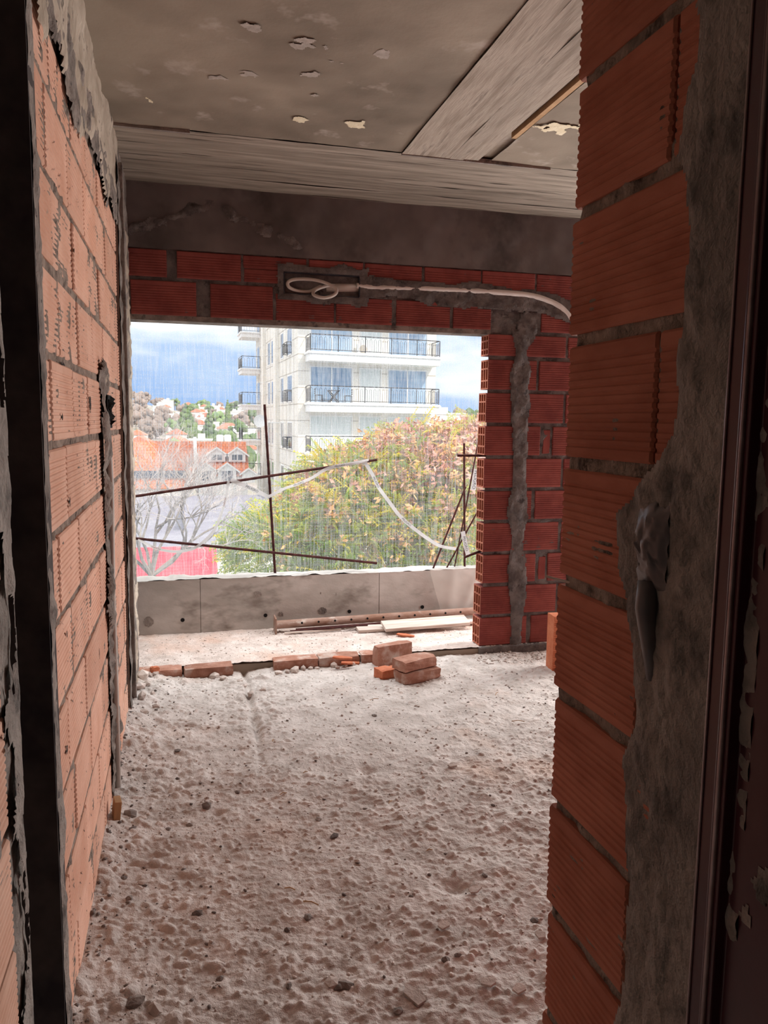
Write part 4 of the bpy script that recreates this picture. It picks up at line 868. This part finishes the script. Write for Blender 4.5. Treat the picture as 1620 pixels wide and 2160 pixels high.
for i, u in enumerate((1.15, 3.05)):
    c = empty('balcony_chair', rel(u, -.85, zm), 0 if i == 0 else math.pi); tag(c, ('dark slatted chair left of the folding table on the tower', 'dark slatted chair right of the folding table on the tower')[i], 'chair', 'chairs on the middle balcony')
    b = MB(); b.box(-.22, .22, -.22, .22, .42, .46); b.build('seat', M_iron, c)
    b = MB(); [b.box(-.25, -.22, -.22, .22, .52 + .12 * j, .58 + .12 * j) for j in range(3)]; b.build('backrest', M_iron, c)
    for sx in (-1, 1):
        for sy in (-1, 1): b = MB(); b.tube([(sx * .2, sy * .2, 0), (sx * .2, sy * .2, .42)], .02, 5); b.build('leg', M_iron, c)
# satellite dish on the side face
dp = pix(548, 888, 52); ds = empty('satellite_dish', tuple(dp)); tag(ds, 'round white satellite dish on the left side of the tower', 'satellite dish')
V = []; Fq = []; nr, na = 6, 24
for i in range(nr + 1):
    for j in range(na):
        r = .42 * i / nr; a = 2 * math.pi * j / na; V.append((r * math.cos(a), -.22 * (r / .42) ** 2 * .5, r * math.sin(a)))
for i in range(nr):
    for j in range(na): Fq.append((i * na + j, i * na + (j + 1) % na, (i + 1) * na + (j + 1) % na, (i + 1) * na + j))
npmesh('reflector', V, Fq, M_white, ds)
xw = BC.x + (D0 * 6).x
b = MB(); b.tube([(0, .02, 0), (.5, .15, -.1), (xw - dp.x + .02, .2, -.1)], .04, 6); b.build('bracket', M_white, ds)

# ---- tiled houses
def slab_roof(name, corners, t, m, parent):
    """corners: 4 points (eave left, eave right, ridge right, ridge left)"""
    b = MB(); c = [Vector(p) for p in corners]; n = (c[1] - c[0]).cross(c[3] - c[0]).normalized()
    if n.z < 0: n = -n
    s = 0; b.v = [tuple(p) for p in c] + [tuple(p - n * t) for p in c]
    for q in ((0, 1, 2, 3), (7, 6, 5, 4), (0, 4, 5, 1), (1, 5, 6, 2), (2, 6, 7, 3), (3, 7, 4, 0)): b.face(q)
    o = b.build(name, m, parent); return uvroof(o)
YH = 58.0
def hp(px, py, y=YH): return pix(px, py, y)
A = hp(285, 930, YH + 4); B_ = hp(412, 930, YH + 4); C_ = hp(283, 1030, YH); D_ = hp(411, 1030, YH)
h1 = empty('tiled_house', (A.x, YH, ZG)); tag(h1, 'house with a broad plain orange tiled roof at far left', 'house')
def L1(p): return (p[0] - A.x, p[1] - YH, p[2] - ZG)
xl = A.x - 6
slab_roof('roof', [L1((xl, YH, C_.z)), L1((D_.x, YH, D_.z)), L1((D_.x, YH + 4, A.z)), L1((xl, YH + 4, A.z))], .12, M_roof2, h1)
slab_roof('roof', [L1((xl, YH + 8, C_.z)), L1((D_.x, YH + 8, D_.z)), L1((D_.x, YH + 4, A.z)), L1((xl, YH + 4, A.z))], .12, M_roof2, h1)
b = MB(); p, q = L1((xl + .2, YH + .3, ZG)), L1((D_.x - .1, YH + 7.7, C_.z - .15)); b.box(p[0], q[0], p[1], q[1], p[2], q[2]); b.build('wall', M_white, h1)
# skylight strip on that roof
sk0, sk1 = hp(283, 1003), hp(393, 1003)
b = MB(); zz = hp(330, 1004).z; b.box(xl - A.x + 2, sk1.x - A.x, .55, .75, zz - ZG - .20, zz - ZG + .35); b.build('skylight', M_glassd, h1)
# second house with dormers
E0 = hp(417, 931, YH + 3.4); E1 = hp(527, 931, YH + 3.4); e0 = hp(417, 1003); e1 = hp(527, 1003)
h2 = empty('dormer_house', (E0.x, YH, ZG)); tag(h2, 'white house with orange tiled roof and two rows of gabled dormers', 'house')
def L2(p): return (p[0] - E0.x, p[1] - YH, p[2] - ZG)
ze, zr = e0.z, E0.z; xa0, xa1 = e0.x, e1.x
slab_roof('roof', [L2((xa0, YH, ze)), L2((xa1, YH, ze)), L2((xa1, YH + 3.4, zr)), L2((xa0, YH + 3.4, zr))], .12, M_roof, h2)
slab_roof('roof', [L2((xa0, YH + 6.8, ze)), L2((xa1, YH + 6.8, ze)), L2((xa1, YH + 3.4, zr)), L2((xa0, YH + 3.4, zr))], .12, M_roof, h2)
b = MB(); p, q = L2((xa0 + .05, YH + .25, ZG)), L2((xa1 - .15, YH + 6.5, ze - .14)); b.box(p[0], q[0], p[1], q[1], p[2], q[2]); b.build('wall', M_white, h2)
b = MB(); p = L2((xa0 - .12, YH - .15, ze - .4)); b.prism([(p[1], p[2]), (p[1] + 3.55, p[2] + (zr - ze) + .75), (p[1] + 3.75, p[2] + (zr - ze) + .4), (p[1] + .3, p[2] - .3)], 0, p[0] - .12, p[0] + .14); b.build('fire_wall', M_white, h2)
def dormer(px, ptop, pbot, half, ybase, win=True):
    c = hp(px, ptop, ybase); w = half; zt = c.z; zb_ = hp(px, pbot, ybase).z; x0 = c.x - E0.x; y0 = ybase - YH
    gh = w * .72
    b = MB(); b.prism([(x0 - w * .78, zb_ - ZG), (x0 + w * .78, zb_ - ZG), (x0 + w * .78, zt - gh - ZG), (x0, zt - .12 - ZG), (x0 - w * .78, zt - gh - ZG)], 1, y0, y0 + 2.0); dm = b.build('dormer', M_white, h2)
    for s in (-1, 1):
        b = MB(); th = .10
        b.prism([(x0, zt - ZG), (x0 + s * w * 1.12, zt - gh * 1.12 - ZG), (x0 + s * w * 1.12, zt - gh * 1.12 - ZG - .14), (x0, zt - .14 - ZG)], 1, y0 - .16, y0 - .04); b.build('gable_board', M_white, dm)
        b = MB(); b.prism([(x0, zt - ZG + .02), (x0 + s * w * 1.10, zt - gh * 1.10 - ZG + .02), (x0 + s * w * 1.10, zt - gh * 1.10 - ZG - .06), (x0, zt - .06 - ZG)], 1, y0 - .10, y0 + 2.2); uvroof(b.build('dormer_roof', M_roof, dm))
    if win:
        wz0, wz1 = zb_ - ZG + .12, zt - gh - ZG - .03
        b = MB(); b.box(x0 - w * .52, x0 + w * .52, y0 - .03, y0 + .02, wz0, wz1); wn_ = b.build('window', M_glassd, dm)
        b = MB(); b.box(x0 - .03, x0 + .03, y0 - .05, y0 - .02, wz0, wz1); b.box(x0 - w * .55, x0 + w * .55, y0 - .05, y0 - .02, wz0 - .05, wz0); b.box(x0 - w * .55, x0 + w * .55, y0 - .05, y0 - .02, wz1, wz1 + .05)
        for s in (-1, 1): b.box(x0 + s * w * .53 - .03, x0 + s * w * .53 + .03, y0 - .05, y0 - .02, wz0, wz1)
        b.build('window_frame', M_white, wn_)
dormer(457, 942, 974, .80, YH + 1.0); dormer(500, 942, 974, .80, YH + 1.0)
dormer(434, 975, 1018, .84, YH - .1); dormer(479, 975, 1018, .84, YH - .1)
dormer(524, 986, 1018, .60, YH - .1, False)
# low shops in front
YS_ = 30.0
p0, p1 = pix(240, 1160, YS_), pix(457, 1160, YS_); zt = p0.z; zb_ = pix(300, 1232, YS_).z
sh = empty('red_shop', (p0.x, YS_, ZG)); tag(sh, 'low shop with a bright red front below the bare tree', 'building')
wX = p1.x - p0.x
b = MB(); b.box(0, wX, .4, 6, 0, zt - ZG - .3); b.build('wall', M_white, sh)
b = MB(); b.prism([(-.9, zt - 1.0 - ZG), (.4, zt - ZG), (.4, zt - .12 - ZG), (-.9, zt - 1.14 - ZG)], 0, 0, wX); b.build('awning', M_redsign, sh)
b = MB(); b.box(-.1, wX + .1, .42, 6.1, zt - ZG - .3, zt - ZG - .18); b.build('flat_roof', M_greyroof, sh)
b = MB(); b.box(wX * .62, wX, -1.0, .4, 0.5, zt - ZG - .9); b.build('red_panel', M_redsign, sh)
b = MB(); b.box(wX * .22, wX * .56, -1.0, -.9, zt - ZG - 1.9, zt - ZG - 1.05); b.build('sign_board', M_white, sh)
p0, p1 = pix(400, 1128, 36), pix(640, 1128, 36)
s2 = empty('flat_roof_shop', (p0.x, 36, ZG)); tag(s2, 'low building with pale grey roof and dark window band behind the red shop', 'building')
wX = p1.x - p0.x; hz = p0.z - ZG
b = MB(); b.box(0, wX, 0, 14, 0, hz); b.build('wall', M_white, s2)
b = MB(); b.box(-.2, wX + .2, -.3, 14.2, hz, hz + .15); b.build('flat_roof', M_greyroof, s2)
for i in range(5):
    b = MB(); b.box(.3 + i * wX / 5, wX / 5 * (i + 1) - .1, -.05, .05, hz - .85, hz - .25); b.build('window', M_glassd, s2)
p0, p1 = pix(250, 1050, 50), pix(560, 1050, 50)
s3 = empty('workshop', (p0.x, 42, ZG)); tag(s3, 'wide workshop with a pale lilac grey sloping roof behind the bare tree', 'building')
wX = p1.x - p0.x; hz = p0.z - ZG
b = MB(); b.box(0, wX, .2, 8.5, 0, hz - 2.2); b.build('wall', M_greyroof, s3)
b = MB(); b.prism([(-.4, hz - 2.0), (8.8, hz), (8.8, hz - .15), (-.4, hz - 2.15)], 0, -.3, wX + .3); b.build('sloping_roof', M_greyroof, s3)

# ---- far town on the rising ground
b = MB()
V = []; n1_, n2_ = 60, 30
xx = np.linspace(-260, 500, n1_); yy_ = np.linspace(95, 620, n2_)
GX, GY = np.meshgrid(xx, yy_, indexing='ij'); ang = np.degrees(np.arctan2(GX, GY))
ridge = np.interp(ang, [-30, -4, -1, 3, 8, 40], [14, 13, 6.5, 4.0, 2.5, 1.0])
GZ = ZG + np.clip((GY - 95) / 300, 0, 1) ** 1.0 * (8.0 + ridge * np.clip((GY - 150) / 300, 0, 1)) + .8 * fbm(GX, GY, .02, 3, 231)
idx = np.arange(GX.size).reshape(GX.shape)
M_hill = mat('wooded_hillside', (.22, .24, .14), (.40, .34, .28), .05, rough=.95, c3=(.46, .38, .36), s3=.03, t3=(.45, .6))
o = npmesh('hillside', np.stack([GX, GY, GZ], -1).reshape(-1, 3), np.stack([idx[:-1, :-1], idx[1:, :-1], idx[1:, 1:], idx[:-1, 1:]], -1).reshape(-1, 4), M_hill); struct(o, 'gently rising wooded ground behind the houses')
def hill(x, y):
    i = np.clip(np.searchsorted(xx, x) - 1, 0, n1_ - 2); j = np.clip(np.searchsorted(yy_, y) - 1, 0, n2_ - 2)
    fx = (x - xx[i]) / (xx[i + 1] - xx[i]); fy = (y - yy_[j]) / (yy_[j + 1] - yy_[j])
    return float((GZ[i, j] * (1 - fx) + GZ[i + 1, j] * fx) * (1 - fy) + (GZ[i, j + 1] * (1 - fx) + GZ[i + 1, j + 1] * fx) * fy)
random.seed(77)
def far_house(px, y, w, h, red, label, group):
    p = pix(px, 900, y); z = hill(p.x, y); r = empty('distant_house', (p.x, y, z - .6), random.uniform(-.3, .3)); tag(r, label, 'house', group)
    b = MB(); b.box(-w / 2, w / 2, -w * .4, w * .4, 0, h + .6); b.build('wall', M_farwall, r)
    if red:
        b = MB(); b.prism([(-w * .55, h + .55), (w * .55, h + .55), (0, h + .6 + w * .28)], 1, -w * .46, w * .46); b.build('roof', M_farroof, r)
    else:
        b = MB(); b.box(-w * .53, w * .53, -w * .43, w * .43, h + .6, h + .9); b.box(-w * .1, w * .15, -w * .1, w * .15, h + .9, h + 2.0); b.build('roof', M_farwall, r)
    for i in (-1, 1):
        b = MB(); b.box(i * w * .25 - w * .09, i * w * .25 + w * .09, -w * .41, -w * .395, h * .35, h * .8); b.build('window', M_glassd, r)
PLACED = []
def free(px, y, r):
    x = pix(px, 900, y).x
    for (a, c, q) in PLACED:
        if math.hypot(a - x, c - y) < r + q: return False
    PLACED.append((x, y, r)); return True
def spot(x0, x1, y0, y1, r):
    for _ in range(60):
        px = random.uniform(x0, x1); y = random.uniform(y0, y1)
        if free(px, y, r): return px, y
    return None
for q_ in ((393, 210, 6), (441, 190, 4), (481, 230, 3), (378, 100, 6.5)): free(*q_)
for i in range(52):
    sp = spot(330, 532, 150, 420, 4.6) if i % 4 else spot(288, 380, 110, 190, 4.6)
    if sp is None: continue
    px, y = sp; far_house(px, y, random.uniform(3.5, 6), random.uniform(2.6, 4.6), i % 2 == 0, ('small white flat-roofed house far off on the rising ground', 'small pale house with red pitched roof far off on the rising ground')[i % 2 == 0], ('distant flat-roofed houses', 'distant red-roofed houses')[i % 2 == 0])
far_house(930, 150, 8, 10.2, False, 'white block showing just right of the tower over the tree', None)
# water tanks
for i, px in enumerate((464, 480)):
    p = pix(px, 930, 92); b = MB(); zt = pix(px, 917, 92).z - ZG; b.tube([(0, 0, 0), (0, 0, zt - 1.5)], .25, 6); r = empty('water_tank', (p.x, 92, ZG)); tag(r, ('left of the two pale round water tanks behind the dormer house', 'right of the two pale round water tanks behind the dormer house')[i], 'water tank')
    b.build('stand', M_white, r); b = MB(); b.tube([(0, 0, zt - 1.5), (0, 0, zt - .1), (0, 0, zt)], [.42, .42, .25], 12); b.build('tank', M_farwall, r, smooth=True)
# far trees: lumpy crowns of many blobs on a stem
def far_tree(name, px, y, h, w, m, label, group, kind='round', base=None):
    p = pix(px, 900, y); z = (hill(p.x, y) if y > 95 else ZG) - .3 if base is None else base
    r = empty(name, (p.x, y, z)); tag(r, label, 'tree', group); rs = np.random.default_rng(int(px * 7 + y)); V = []; Fq = []; n = 0
    N_ = 26 if kind != 'column' else 16
    for i in range(N_):
        if kind == 'cone': t = i / N_; zz = h * (.2 + .8 * t); rr = w * .5 * (1 - t) + .15; a = i * 2.4; c = (rr * .6 * math.cos(a), rr * .6 * math.sin(a), zz); s = rr * .6 + .15
        elif kind == 'column': t = i / N_; c = (0, 0, h * (.1 + .9 * t)); s = w * .5 * math.sin(math.pi * (.12 + .86 * t)) + .08
        else: d = rs.normal(0, 1, 3); d /= np.linalg.norm(d); c = (d[0] * w * .36, d[1] * w * .36, h * .62 + d[2] * h * .26); s = w * rs.uniform(.12, .22)
        V.append(BV * rs.uniform(.75, 1.2, (len(BV), 1)) * s + np.array(c)); Fq.append(BF + n); n += len(BV)
    npmesh('crown', np.concatenate(V), np.concatenate(Fq), m, r, False)
    b = MB(); b.tube([(0, 0, 0), (0, 0, h * .6)], max(.12, w * .03), 6); b.build('trunk', M_trunk, r)
random.seed(99)
for i in range(60):
    sp = spot(280, 350, 180, 460, 4.2) if i % 3 == 0 else spot(282, 540, 104, 460, 4.2)
    if sp is None: continue
    px, y = sp; bare = px < 350 or random.random() < .35
    far_tree('distant_tree', px, y, random.uniform(4.5, 8), random.uniform(4, 8), M_fartree2 if bare else M_fartree, 'far off leafless brownish tree among the distant houses' if bare else 'far off dark green tree among the distant houses', 'distant leafless trees' if bare else 'distant green trees')
for i, px in enumerate(np.linspace(935, 1180, 9)): far_tree('distant_tree', px, 190 + 14 * (i % 3), 11.0, 8, M_fartree2 if i % 2 else M_fartree, 'far off tree on the skyline at right behind the big tree', 'trees on the right skyline')
far_tree('conifer', 393, 210, 11, 7, M_fartree, 'tall broad dark conifer on the skyline above the orange roof', None, 'cone')
far_tree('conifer', 441, 190, 10, 4.2, M_fartree, 'slim pointed conifer on the skyline above the dormers', None, 'cone')
far_tree('cypress', 481, 230, 12, 2.0, M_fartree, 'thin columnar cypress on the skyline left of the tower', None, 'column')
far_tree('bushy_tree', 378, 100, 8.3, 5.6, M_bright, 'bright green bushy tree right behind the broad orange roof', None)

# ---- big tree in front: branches, pinnate leaves, pinkish seed clusters
M_leaf = mat('green_leaf', (.20, .33, .06), (.36, .47, .11), .9, rough=.6)
M_leafy = mat('yellow_leaf', (.72, .58, .04), (.85, .70, .08), .9, rough=.6)
M_leafo = mat('yellow_green_leaf', (.46, .52, .07), (.60, .62, .13), .9, rough=.6)
M_seed = mat('pinkish_seed_cluster', (.58, .27, .20), (.72, .42, .33), .9, rough=.8)
M_seed2 = mat('orange_seed_cluster', (.72, .36, .14), (.82, .50, .25), .9, rough=.8)
for m in (M_leaf, M_leafy, M_leafo):
    nt = m.node_tree; N = nt.nodes; L = nt.links; bs = N['Principled BSDF']; tl = N.new('ShaderNodeBsdfTranslucent'); mx = N.new('ShaderNodeMixShader'); mx.inputs[0].default_value = .35
    L.new(bs.inputs['Base Color'].links[0].from_socket, tl.inputs[0]); L.new(bs.outputs[0], mx.inputs[1]); L.new(tl.outputs[0], mx.inputs[2]); L.new(mx.outputs[0], N['Material Output'].inputs[0])
YT_ = 21.0
bt = pix(800, 1100, YT_); BT = Vector((bt.x, YT_ + 1.2, ZG))
tree = empty('seed_tree', tuple(BT)); tag(tree, 'large green and yellow tree with pinkish seed clusters in front of the tower', 'tree')
lobes = []
for (px, py, y, rpx, sq) in ((738, 1125, 21.0, 155, .9), (615, 1165, 20.6, 98, .8), (880, 1030, 21.4, 150, .9), (960, 985, 22.4, 110, .9), (1040, 1020, 22.2, 150, 1.0), (790, 1040, 21.6, 120, .85), (712, 1025, 21.8, 78, .9), (900, 1160, 20.4, 150, .9), (560, 1150, 21.2, 65, .9), (1000, 1140, 20.8, 140, 1.), (780, 1210, 20.4, 150, .9)):
    c = pix(px, py, y); lobes.append((np.array(c) - np.array(BT), rpx / 70.0, sq))
# branches
b = MB(); top = Vector((0, 0, 4.2)); b.tube([(0, 0, 0), (.1, .05, 2.2), tuple(top)], [.32, .27, .22], 10)
random.seed(3)
for c, r, sq in lobes:
    c = Vector(c); mid = top.lerp(c, .5) + Vector((random.uniform(-.3, .3), random.uniform(-.3, .3), .3)); b.tube([tuple(top), tuple(mid), tuple(c)], [.16, .10, .06], 7)
    for i in range(9):
        d = Vector((random.gauss(0, 1), random.gauss(0, 1), random.gauss(.4, .8))).normalized() * r * .9; b.tube([tuple(c), tuple(c + d * .5 + Vector((0, 0, .1))), tuple(c + d)], [.05, .03, .012], 5)
b.build('branches', M_trunk, tree)
# pinnate leaf: stalk with leaflets, local +x outward, drooping
def frond(nl=6, L_=.42, wl=.05, ll=.15):
    V = []; Fq = []
    for i in range(nl):
        t = (i + .6) / nl; x = L_ * t; z = -.10 * t * t
        for s in (-1, 1):
            n0 = len(V); l = ll * (1 - .35 * t); V += [(x - wl * .4, 0, z), (x + wl * .3 + l * .25, s * l * .5, z - .012), (x + l * .45, s * l, z - .05), (x + wl * .9, s * l * .35, z + .004)]; Fq.append((n0, n0 + 1, n0 + 2, n0 + 3))
    return np.array(V), np.array(Fq)
FV, FQ = frond(6, .42, .075, .15)
def cluster(nb=14):
    V = []; Fq = []; rs = np.random.default_rng(5)
    for i in range(nb):
        p = rs.normal(0, .085, 3) + np.array([.1, 0, 0]); a = rs.normal(0, 1, (2, 3)); a /= np.linalg.norm(a, axis=1)[:, None]; n0 = len(V); s = .075
        V += [p - a[0] * s, p - a[1] * s * .5, p + a[0] * s, p + a[1] * s * .5]; Fq.append((n0, n0 + 1, n0 + 2, n0 + 3))
    return np.array(V), np.array(Fq)
CV, CQ = cluster()
acc = {'leaf': [], 'leafy': [], 'leafo': [], 'seed': [], 'seed2': []}
rs = np.random.default_rng(12)
for c, r, sq in lobes:
    n = int(900 * r * r / 4 + 250)
    for i in range(n):
        d = rs.normal(0, 1, 3); d /= np.linalg.norm(d)
        if d[1] > .55: d[1] *= -1
        if d[2] < -.6: d[2] *= -.5
        rad = r * (1 - .35 * rs.random() ** 2); p = c + d * rad * np.array([1, 1, sq])
        # orientation: outward, flattened
        o_ = d * np.array([1, 1, .35]) + rs.normal(0, .35, 3); o_ /= np.linalg.norm(o_); side = np.cross([0, 0, 1.0], o_); side /= np.linalg.norm(side) + 1e-9; up = np.cross(o_, side)
        roll = rs.normal(0, .5); s2 = side * math.cos(roll) + up * math.sin(roll); u2 = np.cross(o_, s2); R = np.stack([o_, s2, u2])
        zt = p[2] + BT.z; ta = (zt + 3.2) / 4.2 + (p[0]) * .06 + rs.normal(0, .22)      # seeds thicken towards the top and the right
        q = rs.random()
        pick = ('seed' if q < .55 else 'seed2' if q < .75 else 'leafo') if ta > .92 else (('leafy' if q < .32 else 'leafo' if q < .55 else 'seed2' if q < .70 else 'leaf') if ta > .35 else ('leaf' if q < .62 else 'leafo' if q < .9 else 'leafy'))
        acc[pick].append((R * rs.uniform(.95, 1.6), p))
for key, m, nm in (('leaf', M_leaf, 'green_leaves'), ('leafy', M_leafy, 'yellow_leaves'), ('leafo', M_leafo, 'yellow_green_leaves'), ('seed', M_seed, 'pink_seed_clusters'), ('seed2', M_seed2, 'orange_seed_clusters')):
    A_ = acc[key]; BVv, BQ = (CV, CQ) if key.startswith('seed') else (FV, FQ)
    V = np.concatenate([BVv @ R + p for R, p in A_]); Fq = np.concatenate([BQ + i * len(BVv) for i in range(len(A_))])
    o = npmesh(nm, V, Fq, m, tree, False); o['kind'] = 'stuff'

# ---- bare tree at lower left
bp_ = pix(320, 1215, 17.0); BB = Vector((bp_.x, 17.0, ZG))
bare = empty('bare_tree', tuple(BB)); tag(bare, 'leafless street tree with fine spreading twigs at lower left', 'tree')
b = MB(); tw_ = MB(); random.seed(8); zt0 = bp_.z - ZG
b.tube([(-.3, .1, 0), (-.2, .05, zt0 * .6), (0, 0, zt0)], [.17, .13, .10], 8)
def grow(p, d, l, r, lev):
    q = p + d * l; m_ = p + d * l * .5 + Vector((random.gauss(0, .06), random.gauss(0, .06), random.gauss(.02, .05))) * l
    (b if lev < 3 else tw_).tube([tuple(p), tuple(m_), tuple(q)], [r, r * .85, r * .68], 6 if lev < 3 else 3, False)
    if lev >= 7: return
    for i in range(3 if lev < 5 else 2):
        a = (d + Vector((random.gauss(0, .5), random.gauss(0, .5), random.gauss(.12, .34)))).normalized(); grow(q if i else m_.lerp(q, .7), a, l * random.uniform(.60, .80), r * .60, lev + 1)
for d0, l in ((Vector((-.25, 0, 1)), 1.0), (Vector((.35, .1, .9)), 1.1), (Vector((.7, -.1, .6)), 1.0), (Vector((-.7, .1, .7)), .9), (Vector((.1, .3, 1)), 1.15), (Vector((.9, .2, .75)), 1.2), (Vector((-.3, -.3, .9)), .9)): grow(Vector((0, 0, zt0)), d0.normalized(), l * .92, .045, 0)
b.build('trunk', M_trunk, bare); tw_.build('twigs', M_twig, bare, fix=False)['kind'] = 'stuff'
